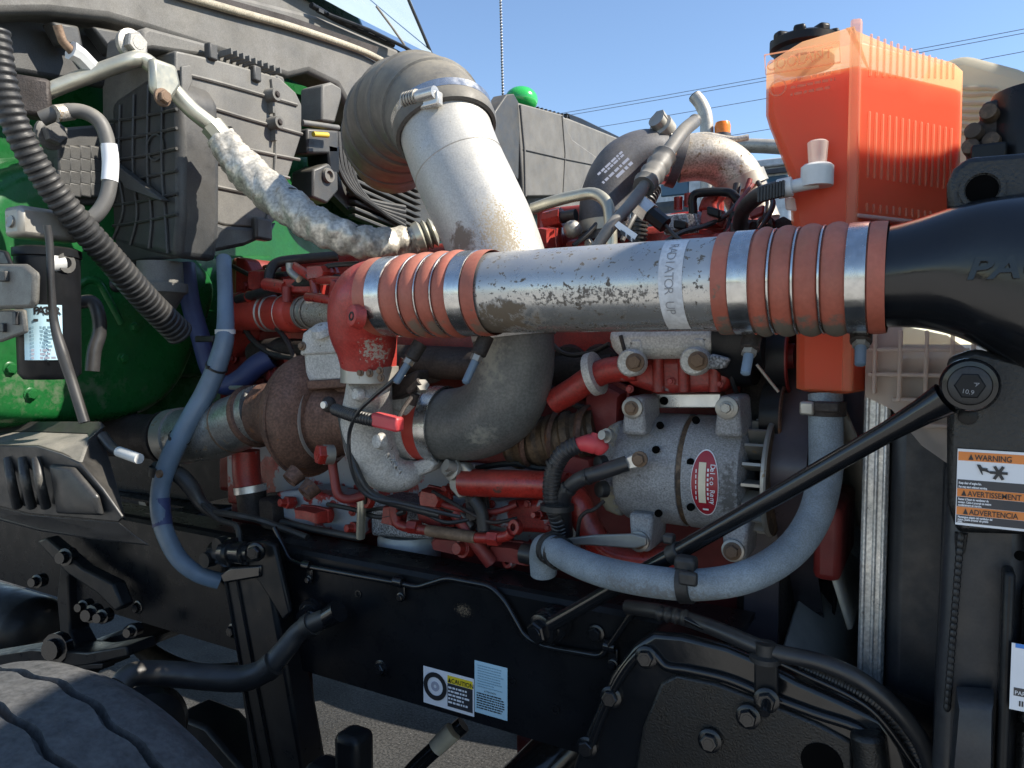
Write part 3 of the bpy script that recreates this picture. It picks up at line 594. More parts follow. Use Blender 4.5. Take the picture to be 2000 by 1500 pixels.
# ---------------------------------------------------------------- black charge cooler tank with moulded name
def ell(c, ry, rz, n=28): return [c + Vector((0, math.cos(2 * math.pi * k / n) * ry, math.sin(2 * math.pi * k / n) * rz)) for k in range(n)]
secs = []
for px, top, bot, ry in ((1722, 445, 640, RP), (1760, 436, 640, RP), (1800, 424, 640, RP * 1.02), (1850, 406, 650, RP * 1.06), (1900, 392, 668, RP * 1.15), (1960, 380, 700, RP * 1.3), (2040, 368, 745, RP * 1.5), (2120, 360, 800, RP * 1.6), (2180, 400, 800, RP * 1.2)):
    a, b = at(px, top, CY), at(px, bot, CY); secs.append((Vector((at(px, 550, CY).x, CY + (ry - RP) * .8, (a.z + b.z) / 2)), ry, (a.z - b.z) / 2))
g = G(); prev = None; N = 40
for c, ry, rz in secs:
    b = len(g.v)
    for k in range(N):
        t = 2 * math.pi * k / N; ct, st_ = math.cos(t), math.sin(t); e = .8 if ry > RP * 1.1 else 1
        g.v.append(c + Vector((0, math.copysign(abs(ct) ** e, ct) * ry, math.copysign(abs(st_) ** e, st_) * rz)))
    if prev is not None: g.skin(prev, b, N)
    prev = b
g.f.append(tuple(range(prev, prev + N)))
CT = obj('cooler_tank', g, 'gloss_black', label='glossy black charge cooler tank with raised maker name', sharp=60)
sm = CT.modifiers.new('sub', 'SUBSURF'); sm.levels = 1; sm.render_levels = 2
text(CT, 'PACCAR', at(1884, 546, CY - RP * 1.17), Vector((1, .06, 0)), Vector((.08, -1, .05)), at(1890, 505, CY - RP).z - at(1890, 546, CY - RP).z, 'gloss_black', ext=.0032, off=.0006, shear=.25, sx=1.25)
bk = [(1850, 412), (1849, 360), (1862, 328), (1890, 306), (2010, 296), (2060, 300), (2060, 420)]
BK = obj('lifting_bracket', G().prism(A(*[(x, y, CY + .01) for x, y in bk]), Vector((0, .028, 0))), 'cast_black', label='black cast bracket with round hole above the cooler tank', bevel=.006)
c = at(1918, 370, CY + .009); obj('bracket_hole', G().lathe(c, -YA, [(0, .014), (.0006, .014)], 24), 'void_black', BK); obj('hole_rim', annulus(c, .0155, .0195, -YA, .003, 28), 'cast_black', BK)
# ---------------------------------------------------------------- coolant tank
def tri(px, py, Y): return at(px, py, Y)
YS = .02        # plane of the seam nearest the camera
seamx, = (1665,)
# plan outline at a level: rear face corner, seam corner, chamfered front face, far side
def tank_ring(y_l, y_s, y_r, xl, xs, xr, k=1.0):
    s = at(xs, y_s, YS); l = at(xl, y_l, YS + .015); z = s.z
    r = at(xr, y_r, YS + .19)
    return s, l, r
def level(z, xl, xr, inset=0, dep=.26):
    s = at(1665, 400, YS); l = at(xl, 400, YS + .012); r = at(xr, 400, YS + .17)
    pts = [Vector((l.x + inset, l.y + inset + .012, z)), Vector((l.x + inset + .012, l.y + inset, z)), Vector((s.x - .004, s.y + inset, z)), Vector((s.x + .004 - inset, s.y + inset, z)),
           Vector((r.x - inset - .006, r.y - .01, z)), Vector((r.x - inset, r.y + .005, z)), Vector((r.x - inset, r.y + dep - .17 - inset, z)), Vector((r.x - .012 - inset, r.y + dep - .155 - inset, z)), Vector((l.x + .012 + inset, l.y + dep - inset, z)), Vector((l.x + inset, l.y + dep - .012 - inset, z))]
    return pts
def loft(g, rings):
    prev = None; n = len(rings[0])
    for r in rings:
        b = len(g.v); g.v += r
        if prev is None: first = b
        else: g.skin(prev, b, n)
        prev = b
    g.f.append(tuple(range(first + n - 1, first - 1, -1))); g.f.append(tuple(range(prev, prev + n))); return g
def zz(y): return at(1665, y, YS).z
spec = [(770, 1566, 1755, .006), (764, 1560, 1760, 0), (655, 1558, 1765, 0), (560, 1557, 1768, 0), (425, 1545, 1775, 0), (418, 1543, 1869, 0), (330, 1538, 1872, 0), (312, 1532, 1872, 0), (215, 1496, 1873, 0), (190, 1489, 1873, 0), (86, 1488, 1872, 0), (70, 1494, 1868, .006), (48, 1520, 1815, .012), (40, 1560, 1740, .02)]
CTK = obj('coolant_tank', loft(G(), [level(zz(y), xl, xr, i) for y, xl, xr, i in spec]), 'tank_shell', label='translucent plastic surge tank filled with orange-red coolant', bevel=.005, sharp=30)
LQ = [q for q in spec if q[0] > 120]; LQ = [(764, 1560, 1755, .006)] + LQ[1:] + [(128, 1489, 1873, 0)]
obj('coolant', loft(G(), [level(zz(y), xl, xr, i + .0022) for y, xl, xr, i in LQ]), 'coolant', CTK, 'orange-red coolant filling the tank to just below its cap', bevel=.004)
# seam flange down the near corner, with ribs on the front face
s = at(1665, 400, YS); obj('seam_flange', G().prism([Vector((s.x - .007, s.y - .006, zz(765))), Vector((s.x + .006, s.y - .006, zz(765))), Vector((s.x + .006, s.y - .006, zz(41))), Vector((s.x - .007, s.y - .006, zz(39)))], Vector((0, .012, 0))), 'tank_rib', CTK, bevel=.003)
lv = level(0, 1496, 1873); fa, fb = lv[3], lv[4]; fd = (fb - fa); nrm = Vector((fd.y, -fd.x, 0)).normalized()
for row, (ya, yb) in enumerate(((62, 150), (215, 345), (395, 412))):
    for k in range(14):
        t = .1 + .84 * k / 13; q = fa + fd * t + nrm * .0005; za, zb_ = zz(ya + (0 if row else 18 * t)), zz(yb + (-40 * t if row == 0 else 0))
        obj('rib', G().box(Vector((q.x, q.y, (za + zb_) / 2)), .0035, .0026, abs(za - zb_), fd.normalized(), nrm), 'tank_rib', CTK, bevel=.001)
obj('base_ledge', G().prism([Vector((fa.x, fa.y, zz(424))) + nrm * .004, Vector((fb.x, fb.y, zz(424))) + nrm * .004, Vector((fb.x, fb.y, zz(418))) + nrm * .004, Vector((fa.x, fa.y, zz(418))) + nrm * .004], -nrm * .02), 'tank_skirt', CTK, bevel=.001)
# raised word on the face towards the camera
lf = level(0, 1489, 1873)[1]; xd = Vector((s.x - lf.x, s.y - lf.y, 0)).normalized(); nn = Vector((xd.y, -xd.x, 0)); nn = -nn if nn.y > 0 else nn
def on_face(px, py): # point on the near face seen at a photo pixel
    dd = at(px, py, 0) - CAM; t = (lf - CAM).dot(nn) / dd.dot(nn); return CAM + dd * t
p = on_face(1497, 140) + nn * .0008; text(CTK, 'COOLANT', p, xd, nn, .0135, 'tank_rib', ext=.0006, sx=.86)
fr = [on_face(1494, 108), on_face(1640, 82), on_face(1642, 122), on_face(1496, 146)]
obj('raised_frame', G().tube([q + nn * .001 for q in fr + fr[:1]], .0011, 6), 'tank_rib', CTK)
for (x, y, r) in ((1520, 172, .011),): obj('cap_symbol', annulus(on_face(x, y) + nn * .0006, r * .8, r, nn, .001), 'tank_rib', CTK)
strokes(CTK, on_face(1545, 155) + nn * .0006, xd, ZA, .055, 3, .009, .0035, 'tank_rib')
# black screw cap
c = at(1570, 116, YS + .11); cpb = obj('filler_cap', G().lathe(c - ZA * .01, ZA, [(0, .040), (.020, .040), (.024, .046), (.034, .046), (.037, .042), (.038, .03)], 40), 'satin_black', CTK, 'black screw cap with raised grips on top of the tank')
for k in range(8):
    a = k * math.pi / 4; d = Vector((math.cos(a), math.sin(a), 0)); obj('cap_grip', G().box(c + d * .036 + ZA * .027, .020, .016, .013, d, ZA.cross(d)), 'satin_black', cpb, bevel=.004)
# white elbow fitting on the tank's near face with corrugated black line
p = at(1596, 345, YS - .012); FT = obj('hose_fitting', G().lathe(p - ZA * .012, ZA, [(0, .019), (.004, .0195), (.024, .0195), (.027, .016), (.028, .012)], 28), 'white_plastic', label='white plastic elbow fitting on the side of the coolant tank')
obj('fitting_neck', G().lathe(p + ZA * .012, ZA, [(0, .0105), (.03, .0125), (.032, .010)], 20), 'tank_skirt', FT); obj('fitting_barb', G().tube(A((1598, 354, YS - .012), (1540, 366, YS - .018), (1518, 370, YS - .018)), [.009, .0085, .0085], 16), 'white_plastic', FT)
obj('fitting_collar', G().lathe(at(1548, 364, YS - .018), at(1518, 370, YS - .018) - at(1548, 364, YS - .018), [(0, .0125), (.018, .0125)], 18), 'white_plastic', FT, bevel=.001)
hs = obj('ribbed_hose', G().tube(catmull(A((1532, 367, YS - .018), (1500, 375, YS - .01), (1478, 385, YS + .02), (1452, 410, YS + .08), (1445, 440, .15)), 6), .011, 14), 'rubber_black', FT)
for k in range(9): obj('hose_rib', G().box(at(1530 - k * 6, 368 + k * 1.6, YS - .03), .0035, .006, .020), 'rubber_black', FT, bevel=.001)
obj('side_tab', G().prism(A((1532, 385, YS), (1552, 385, YS), (1556, 412, YS), (1534, 410, YS)), YA * .004), 'tank_skirt', CTK, bevel=.003)
# translucent grid skirt under the tank
SK = empty('mounting_skirt', (0, 0, 0), 'translucent white grid of mounting ribs below the tank'); SK.parent = T; SK.matrix_parent_inverse = Matrix.Translation(-TB)
YK = .03
outl = [(1690, 640), (1760, 636), (1850, 655), (1900, 690), (1905, 760), (1860, 840), (1850, 905), (1800, 870), (1742, 800), (1690, 775)]
obj('skirt_panel', G().prism(A(*[(x, y, YK + .022) for x, y in outl]), YA * .003), 'tank_skirt', SK)
for x in (1708, 1757, 1808, 1858, 1900): obj('rib', G().box((at(x, 645, YK) + at(x, 770 + max(0, min(x - 1742, 100)) * .95, YK)) / 2 + YA * .011, .0045, .022, at(x, 645, YK).z - at(x, 770 + max(0, min(x - 1742, 100)) * .95, YK).z), 'tank_skirt', SK, bevel=.0015)
for y, xa, xb in ((683, 1695, 1895), (733, 1695, 1890), (783, 1742, 1875), (832, 1775, 1858)): 
    a, b = at(xa, y + 4, YK), at(xb, y - 4, YK); obj('rib', G().box(Vector(((a.x + b.x) / 2, YK + .0125, (a.z + b.z) / 2)), b.x - a.x, .021, .0048), 'tank_skirt', SK, bevel=.0015)
# cream reservoir behind
CRV = obj('washer_reservoir', G().prism(A((1800, 130, .42), (1885, 100, .42), (1990, 128, .42), (2100, 170, .42), (2100, 420, .42), (1800, 420, .42)), YA * .22), 'cream_tank', label='cream plastic reservoir behind the coolant tank', bevel=.02, bseg=3)
for k in range(7):
    y = 172 + k * 14 + random.uniform(-2, 2); obj('crease', G().tube(catmull(A((1878, y, .418), (1900, y + random.uniform(-4, 4), .415), (1925, y + random.uniform(-3, 3), .417), (1950, y + random.uniform(-3, 5), .418)), 4), .004, 6), 'cream_tank', CRV)
# black relay / filter head at the right hand edge
FH = obj('filter_housing', G().lathe(at(2032, 330, .06), ZA, [(0, .055), (.075, .055), (.088, .05), (.09, .04)], 36), 'satin_black', label='black cylindrical housing at the edge behind the bracket')
bb = obj('valve_block', G().prism(A((1888, 245, .03), (1915, 238, .03), (1918, 200, .03), (1945, 192, .03), (1975, 192, .03), (1975, 310, .03), (1890, 310, .03)), YA * .05), 'dark_iron', label='brown dusty valve block beside the black housing', bevel=.005)
for (x, y) in ((1905, 262), (1935, 225), (1900, 292), (1940, 280)): obj('valve_port', G().lathe(at(x, y, .03), Vector((-.3, -1, .2)), [(0, .010), (.012, .009), (.013, .006)], 14), 'brown_duct', bb)
obj('connector', G().box(at(1930, 300, .02), .035, .03, .018), 'satin_black', bb, bevel=.003)
#==NEXT==
# ---------------------------------------------------------------- intake: rubber boot, steel pipe, lower rubber elbow
IB = tb('intake_boot', [(766, 300, .42), (766, 262, .33), (780, 232, .25), (808, 211, .17), (840, 215, .11), (872, 256, .06)], [80, 96, 100, 99, 98, 98], 'boot_rubber', label='dusty grey rubber intake boot with moulded straps under the cowl', seg=48)
for (k0, pts) in ((0, [(690, 165, .16), (720, 150, .1), (752, 165, .05), (775, 200, .02)]), (1, [(735, 120, .16), (775, 118, .11), (805, 140, .05), (818, 175, .02)]), (2, [(795, 107, .2), (840, 118, .14), (875, 150, .08), (900, 185, .04)])):
    pass
def strap(px, wpx, lab=None):
    # ring swept round the boot at one station of its centre line
    P = catmull(A((766, 300, .42), (766, 262, .33), (780, 232, .25), (808, 211, .17), (840, 215, .11), (872, 256, .06)), 8); i = px
    d = (P[i + 1] - P[i - 1]).normalized(); R = [80, 96, 100, 99, 98, 98]; j = i // 8; t = i / 8 - j; r = rm(R[j] + (R[min(j + 1, 5)] - R[j]) * t, P[i])
    return obj('moulded_strap', G().lathe(P[i] - d * wpx / 2, d, [(0, r * .99), (wpx * .15, r * 1.035), (wpx * .85, r * 1.035), (wpx, r * .99)], 48, cap=False), 'boot_rubber', IB)
for i, w_ in ((7, .02), (14, .035), (20, .03), (26, .03), (33, .02)): strap(i, w_)
ip = [(864, 232, .055), (876, 275, .045), (897, 330, .035), (925, 390, .03), (955, 455, .03), (982, 530, .03), (998, 610, .03), (1004, 660, .03)]
IPP = tb('intake_pipe', ip, [90, 90, 91, 92, 92, 90, 86, 82], 'intake_pipe', label='speckled bare metal intake pipe leaning behind the charge pipe', seg=56)
P = A(*ip[:3]); d = (P[1] - P[0]).normalized(); r = rm(97, P[0])
band(IPP, P[0] - d * .006, P[0] + d * .010, r, th=.003, seg=56); obj('boot_lip', G().lathe(P[0] + d * .010, d, [(0, r * .95), (0, r * 1.035), (.014, r * 1.05), (.022, r * 1.02), (.024, r * .95)], 56, cap=False), 'boot_rubber', IPP)
wg = A((790, 196, -.03), (850, 180, -.035)); obj('worm_screw', G().tube(wg, .010, 16), 'bright_zinc', IPP)
for k in range(5): obj('screw_turn', G().lathe(wg[0].lerp(wg[1], .02 + k * .09), wg[1] - wg[0], [(0, .0125), (.003, .0125)], 16), 'zinc', IPP)
obj('worm_housing', G().box(wg[0].lerp(wg[1], .72) + Vector((0, .008, -.008)), .045, .016, .022, (wg[1] - wg[0]).normalized(), YA), 'bright_zinc', IPP, bevel=.003)
d2 = (A(ip[3])[0] - A(ip[2])[0]).normalized(); c = A((897, 330, .035))[0]
obj('weld_seam', G().lathe(c, d2, [(0, rm(91, c)), (.0006, rm(91.8, c)), (.002, rm(91.8, c)), (.0026, rm(91, c))], 56, cap=False), 'zinc', IPP)
LE = tb('intake_elbow', [(1000, 630, .03), (1004, 690, .03), (998, 745, .03), (975, 795, .032), (930, 823, .035), (885, 829, .035), (862, 829, .035)], [80, 79, 79, 78, 74, 70, 70], 'elbow_rubber', label='grey rubber elbow curving into the compressor inlet', seg=56)
# ---------------------------------------------------------------- turbocharger
TY = .035
def tx(px, py=829): return at(px, py, TY).x
TZ = at(862, 829, TY).z
def tp(px): return Vector((tx(px), TY, TZ))
rI = rm(70, tp(862))
TU = empty('turbocharger', (0, 0, 0), 'turbocharger with rusty turbine housing and grey cast compressor'); TU.parent = T; TU.matrix_parent_inverse = Matrix.Translation(-TB)
obj('compressor_inlet', G().tube([tp(740), tp(866)], rI * .97, 48), 'cast_alu', TU)
obj('seal_ring', G().lathe(tp(826), XA, [(0, rI * .97), (.002, rI * 1.05), ((tp(850) - tp(826)).length, rI * 1.05), ((tp(852) - tp(826)).length, rI * .97)], 56, cap=False), 'silicone_red', TU, 'bright red silicone ring between two steel bands')
band(TU, tp(805), tp(824), rI * 1.02, seg=56, th=.003); band(TU, tp(851), tp(873), rI * 1.03, seg=56, th=.003)
def volute(c, Rmaj, r0, r1, turns0, turns1, m, name, n=44, sx=1):
    P, R = [], []
    for k in range(n + 1):
        t = turns0 + (turns1 - turns0) * k / n; P.append(c + Vector((0, -math.cos(t) * Rmaj, math.sin(t) * Rmaj))); R.append(r0 + (r1 - r0) * k / n)
    g = G(); g.tube(P, R, 24); return g, P, R
cC = tp(768); 
top = E3 - ZA * .016
VP = [(724, 738, -.105), (720, 775, -.085), (717, 825, -.058), (726, 880, -.045), (752, 918, -.03), (784, 928, -.01), (812, 920, .02)]; VR = [42, 46, 51, 50, 42, 32, 22]
PV = A(*VP); RV = [rm(a, p) for a, p in zip(VR, PV)]; rr3 = []
for i in range(6):
    for k in range(8): rr3.append(RV[i] + (RV[i + 1] - RV[i]) * k / 8)
obj('compressor_volute', G().tube(catmull([top] + PV[1:], 8), rr3 + [RV[-1]], 36), 'cast_alu', TU, sharp=60)
obj('inlet_cone', G().lathe(tp(748), XA, [(0, .088), (.015, .092), (.035, .082), (.055, .070), (.075, .066), (.09, .066)], 48), 'cast_alu', TU)
obj('compressor_flat', G().prism(A((748, 790, -.035), (764, 764, -.035), (798, 758, -.03), (806, 790, -.03), (790, 815, -.03)), YA * .04), 'cast_alu', TU, bevel=.006)
obj('compressor_body', G().lathe(tp(735), XA, [(0, .06), (.002, .090), (.02, .094), (.035, .088), (.06, .062), (.065, .05)], 48), 'cast_alu', TU, bevel=.002)
obj('outlet_lip', G().lathe(top - ZA * .004, ZA, [(0, .041), (.004, .044), (.010, .044)], 36), 'cast_alu', TU)
for a in range(6):
    t = a * 1.05 + .5; p = tp(738) + Vector((.02, -math.cos(t) * .098, math.sin(t) * .098)); bolt(TU, p, XA, .006, 'zinc')
obj('casting_boss', G().lathe(at(745, 862, -.105), Vector((-.2, -1, .1)), [(0, .014), (.01, .011), (.012, .008)], 20), 'cast_alu', TU); obj('casting_boss', G().lathe(at(703, 770, -.128), Vector((-.2, -1, .1)), [(0, .012), (.008, .010), (.010, .008)], 20), 'cast_alu', TU)
text(TU, 'A60XM', at(752, 888, -.098), Vector((.72, .05, -.66)), Vector((-.2, -1, -.2)), .009, 'cast_alu', ext=.0025)
obj('compressor_foot', G().prism(A((775, 945, .0), (790, 905, .0), (835, 895, .0), (848, 905, .0), (840, 920, .0), (805, 935, .0), (795, 948, .0)), YA * .03), 'cast_alu', TU, bevel=.004)
# turbine
cT = tp(612); g, P, R = volute(cT, .064, .036, .055, -4.6, 1.4, 'rust_cast', '')
obj('turbine_volute', g, 'rust_cast', TU, sharp=60)
obj('turbine_ridge', G().lathe(tp(604), XA, [(0, .104), (.003, .1165), (.009, .1165), (.012, .104)], 48, cap=False), 'rust_cast', TU)
obj('turbine_ridge', G().lathe(tp(585), XA, [(0, .084), (.003, .0905), (.008, .0905), (.011, .084)], 48, cap=False), 'rust_cast', TU)
obj('turbine_body', G().lathe(tp(520), XA, [(0, .060), (.02, .058), (.035, .062), (.06, .070), (.09, .076), (.13, .076), (.15, .068), (.17, .056)], 48), 'rust_cast', TU)
obj('bearing_housing', G().lathe(tp(640), XA, [(0, .075), (.04, .07), (.06, .062), (.14, .062)], 40), 'rust_cast', TU)
band(TU, tp(641), tp(649), .080, 'bright_zinc', 'band_clamp', th=.005); obj('band_flange', G().lathe(tp(630), XA, [(0, .08), (.012, .086), (.02, .08)], 48), 'rust_cast', TU)
for (x, y) in ((582, 922), (612, 948)): obj('threaded_boss', G().lathe(at(x, y, -.05), Vector((-.25, -.8, -.65)), [(0, .018), (.022, .0145), (.022, .007), (.014, .006)], 18), 'rust_cast', TU)
p = at(642, 790, -.055); obj('clamp_trunnion', G().ball(p, .014, 16, (1, .8, 1)), 'dark_iron', TU); obj('clamp_trunnion', G().lathe(p - YA * .008, -YA, [(0, .007), (.006, .006)], 12), 'bright_zinc', TU)
# exhaust outlet pipe
XP = empty('exhaust_pipe', (0, 0, 0), 'dull steel exhaust pipe running back from the turbine'); XP.parent = T; XP.matrix_parent_inverse = Matrix.Translation(-TB)
e0, e1, e2, e3 = tp(515), at(420, 843, TY), at(345, 853, TY), at(215, 865, TY)
rX = rm(54, e1); obj('pipe_section', G().tube([e0, e1, e2], [rX, rX, rX], 44), 'pipe_steel', XP); obj('pipe_section', G().tube([e2 + XA * .04, e3 - XA * .5], [rX * .86, rX * .86], 40), 'dark_iron', XP)
xd_ = (e1 - e0).normalized(); xe = (e2 - e1).normalized()
band(XP, e1.lerp(e2, .80), e1.lerp(e2, .80) + xe * .035, rX * 1.0, 'zinc', th=.004); c_ = e0.lerp(e1, .12); obj('band_clamp', G().lathe(c_, xd_, [(0, rX), (.002, rX * 1.09), (.008, rX * 1.12), (.014, rX * 1.09), (.016, rX)], 44, cap=False), 'rust_cast', XP)
c_ = e0.lerp(e1, .62); obj('pipe_weld', G().lathe(c_, xd_, [(0, rX), (.003, rX * 1.015), (.006, rX)], 40, cap=False), 'rust_bolt', XP); c_ = e1.lerp(e2, 1.0) + xe * .02; obj('pipe_flange', G().lathe(c_, xe, [(0, rX * .8), (0, rX * 1.05), (.012, rX * 1.05), (.014, rX * .8)], 40, cap=False), 'dark_iron', XP)
# actuator
AC = obj('actuator', G().prism(A((588, 652, -.02), (602, 640, -.02), (650, 632, -.02), (672, 652, -.02), (684, 742, -.02), (596, 748, -.02)), YA * .07), 'cast_alu', TU, 'boxy grey cast actuator above the turbine housing', bevel=.007, bseg=3)
obj('actuator_cover', G().prism(A((590, 650, -.024), (615, 632, -.024), (655, 632, -.024), (676, 665, -.024), (678, 690, -.024), (584, 695, -.024)), YA * .078), 'cast_alu', TU, bevel=.005)
obj('actuator_flange', G().prism(A((592, 744, -.026), (690, 738, -.026), (692, 756, -.026), (596, 762, -.026)), YA * .08), 'rust_cast', TU, bevel=.003)
obj('actuator_neck', G().prism(A((630, 760, 0), (685, 755, 0), (672, 800, 0), (640, 800, 0)), YA * .04), 'rust_cast', TU, bevel=.003)
for (x, y) in ((590, 676), (668, 672)): bolt(TU, at(x, y, -.026), Vector((0, -1, .2)), .006, 'rust_bolt')
obj('cover_boss', G().lathe(at(632, 650, -.02), Vector((0, -.5, .8)), [(0, .022), (.012, .018), (.016, .010)], 20), 'cast_alu', TU)
# oil line with banjo bolt
OL = tb('oil_line', [(648, 895, -.05), (652, 925, -.05), (660, 965, -.05), (680, 975, -.04), (710, 968, -.02)], 9, 'red_dull', label='red and grey oil line with large hex banjo bolt', seg=14)
p = at(650, 888, -.055); obj('banjo_ring', G().lathe(p, Vector((-.5, -1, .1)), [(0, .017), (.016, .017)], 28), 'zinc', OL); o = obj('banjo_bolt', G().lathe(p + Vector((-.5, -1, .1)).normalized() * .014, Vector((-.5, -1, .1)), [(0, .0175), (.012, .0175), (.014, .0155)], 6), 'red_clean', OL)
tb('oil_feed_tube', [(450, 757, .1), (520, 757, .06), (560, 748, .05), (590, 725, .04), (612, 690, .04)], 4.5, 'bright_zinc', label='thin bare metal line arching to the actuator', seg=8)
# small harness on the compressor
SH = tb('sensor_harness', [(655, 800, -.10), (690, 812, -.125), (735, 822, -.13)], 12, 'hose_black', label='short black cable with red plug across the compressor', seg=14, rib=(.006, .08))
obj('red_plug', G().box(at(757, 824, -.13), .05, .02, .022, (at(780, 830, -.13) - at(735, 820, -.13)).normalized(), YA), 'terminal_red', SH, bevel=.004); obj('cable_lug', G().tube(A((775, 822, -.13), (790, 795, -.11), (808, 770, -.08)), .0035, 8), 'dark_iron', SH)
tb('thin_wire', [(800, 700, -.12), (770, 740, -.15), (730, 775, -.145), (700, 805, -.14), (682, 850, -.12), (688, 920, -.11), (718, 968, -.09), (790, 985, -.06), (900, 1010, -.03)], 4, 'hose_black', label='thin black wire looped over the compressor housing', seg=8)
tb('wiring_conduit', [(668, 815, -.08), (680, 870, -.085), (700, 930, -.085), (730, 968, -.07), (800, 990, -.04), (858, 1005, -.02)], 9, 'hose_black', label='black wiring conduit hanging below the compressor', seg=12)
for (x, y, x2, y2) in ((790, 700, 775, 740), (800, 765, 820, 745), (805, 790, 812, 770)): tb('clamp_link', [(x, y, -.08), (x2, y2, -.08)], 8, 'dark_iron', TU)
obj('bolt_clamp', G().box(at(800, 752, -.05), .06, .035, .03, (XA + ZA * .4).normalized(), YA), 'dark_iron', TU, bevel=.006); obj('clamp_nut', G().lathe(at(824, 758, -.07), Vector((.6, -.6, .4)), [(0, .010), (.014, .010)], 6), 'zinc', TU)
# ---------------------------------------------------------------- engine
EN = empty('engine', (0, 0, 0), 'red painted diesel engine block and head'); EN.parent = T; EN.matrix_parent_inverse = Matrix.Translation(-TB)
def ex(px, Y): return at(px, 700, Y).x
ZH = at(1250, 520, .24).z
xl, xr = ex(470, .24), ex(1545, .24)
def ebox(name, xa, xb, za, zb, ya, yb, m, bevel=.008): return obj(name, G().box(Vector(((xa + xb) / 2, (ya + yb) / 2, (za + zb) / 2)), xb - xa, yb - ya, zb - za), m, EN, bevel=bevel)
ebox('block', xl, xr - .05, .62, 1.26, .20, .66, 'red_dull'); ebox('cylinder_head', xl + .06, xr - .02, 1.262, 1.44, .24, .62, 'red_dull'); 
hz_ = at(1250, 447, .3).z
ebox('rocker_cover', xl + .1, xr - .05, 1.443, hz_, .27, .60, 'red_paint', .015); ebox('head_plate', xl + .2, ex(1400, .2), 1.30, 1.40, .185, .238, 'red_paint')
ebox('front_cover', ex(1450, .2), ex(1560, .24), .72, 1.42, .17, .66, 'dark_iron', .02)
# exhaust manifold
tb('exhaust_manifold', [(640, 700, .17), (800, 705, .16), (930, 712, .16), (1080, 722, .17), (1200, 720, .18)], 33, 'dark_iron', label='dark brown cast exhaust manifold behind the intake elbow', seg=24)
for x in (840, 1110, 1170): obj('manifold_runner', G().tube(A((x, 715, .16), (x + 10, 700, .24)), .034, 20), 'dark_iron', EN)
tb('exhaust_bellows', [(1010, 868, .12), (1060, 862, .11), (1110, 852, .11), (1165, 842, .12)], [46, 46, 46, 46], 'brown_duct', label='rusty brown bellows behind the rubber elbow', seg=36, rib=(.026, .07))
for x in (1035, 1085, 1140): p = at(x, 860 - (x - 1035) * .16, .11); obj('bellows_band', G().lathe(p, XA, [(0, rm(50, p)), (.006, rm(54, p)), (.012, rm(50, p))], 36, cap=False), 'rust_cast', EN)
# red coolant tube and brackets
RTB = tb('coolant_crossover', [(1080, 785, .06), (1120, 762, .06), (1160, 735, .06), (1195, 722, .06), (1245, 720, .06)], [24, 25, 25, 25, 25], 'red_paint', label='red painted pipe bending up to the coolant manifold', seg=28)
obj('flange', G().lathe(at(1168, 728, .06), Vector((-1, 0, -.3)), [(0, .034), (.012, .034), (.014, .028)], 26), 'cast_alu', RTB)
MF = obj('coolant_manifold', G().prism(A((1218, 700, .055), (1418, 690, .055), (1425, 735, .055), (1420, 765, .055), (1280, 770, .055), (1220, 750, .055)), YA * .1), 'red_paint', label='red casting under the grey compressor body', bevel=.012, bseg=3)
for x in (1285, 1335, 1395): obj('web', G().tube(A((x, 695, .055), (x + 2, 765, .055)), .009, 12), 'red_paint', MF)
# grey refrigerant compressor
RC = obj('refrigerant_compressor', G().prism(A((1182, 640, .03), (1400, 630, .03), (1402, 672, .03), (1385, 700, .03), (1215, 703, .03), (1188, 685, .03)), YA * .14), 'cast_alu', label='grey cast refrigerant compressor body below the charge pipe', bevel=.016, bseg=3)
for (x, y) in ((1240, 708), (1363, 705)):
    obj('mount_ear', G().lathe(at(x, y, .035), -YA, [(0, .02), (.02, .02), (.024, .017)], 22), 'cast_alu', RC); bolt(RC, at(x, y, .008), Vector((.1, -1, .1)), .010, 'rust_bolt'); obj('ear_web', G().prism(A((x - 18, y - 8, .03), (x + 18, y - 8, .03), (x + 12, y - 45, .028), (x - 8, y - 45, .028)), YA * .02), 'cast_alu', RC, bevel=.003)
obj('seam', G().tube(A((1212, 655, .029), (1225, 705, .029)), .003, 8), 'dark_iron', RC); obj('corroded_foot', G().prism(A((1385, 690, .02), (1425, 700, .02), (1412, 720, .02), (1375, 722, .02)), YA * .03), 'rough_cast', RC, bevel=.004)
# clutch and pulley
CL = obj('compressor_clutch', G().lathe(at(1402, 655, .1), XA, [(0, .055), (.01, .072), (.04, .075), (.055, .072), (.056, .05), (.07, .05)], 40), 'satin_black', label='black compressor clutch behind the orange boot')
# engine side details low down
ebox('side_plate', xl + .02, ex(1120, .16), .98, 1.13, .175, .199, 'red_chipped', .006)
cpA = obj('oil_cooler_housing', G().prism(A((538, 962, .09), (600, 955, .09), (700, 985, .09), (702, 1050, .09), (640, 1045, .09), (545, 1010, .09)), YA * .08), 'red_chipped', EN, 'cast housing with most of its red paint flaked off', bevel=.006)
obj('filter_head', G().prism(A((722, 975, .09), (830, 985, .09), (850, 1040, .09), (842, 1056, .09), (722, 1048, .09)), YA * .1), 'rough_cast', EN, 'bare rough grey casting beside the rail', bevel=.012, bseg=3)
obj('oil_filter', G().lathe(at(800, 1040, .175), -ZA, [(0, .06), (.01, .064), (.2, .064), (.21, .05)], 36), 'body_white', EN, 'pale grey filter canister behind the rail')
obj('gear_cover', G().prism(A((895, 985, .08), (1060, 975, .08), (1085, 1045, .08), (1000, 1040, .08), (905, 1015, .08)), YA * .08), 'red_chipped', EN, 'red casting with flaking paint below the red pipe', bevel=.01)
RPp = tb('coolant_pipe', [(905, 942, .03), (960, 944, .03), (1040, 946, .03), (1110, 950, .03)], [27, 27, 27, 27], 'red_clean', label='straight glossy red pipe below the rubber elbow', seg=28)
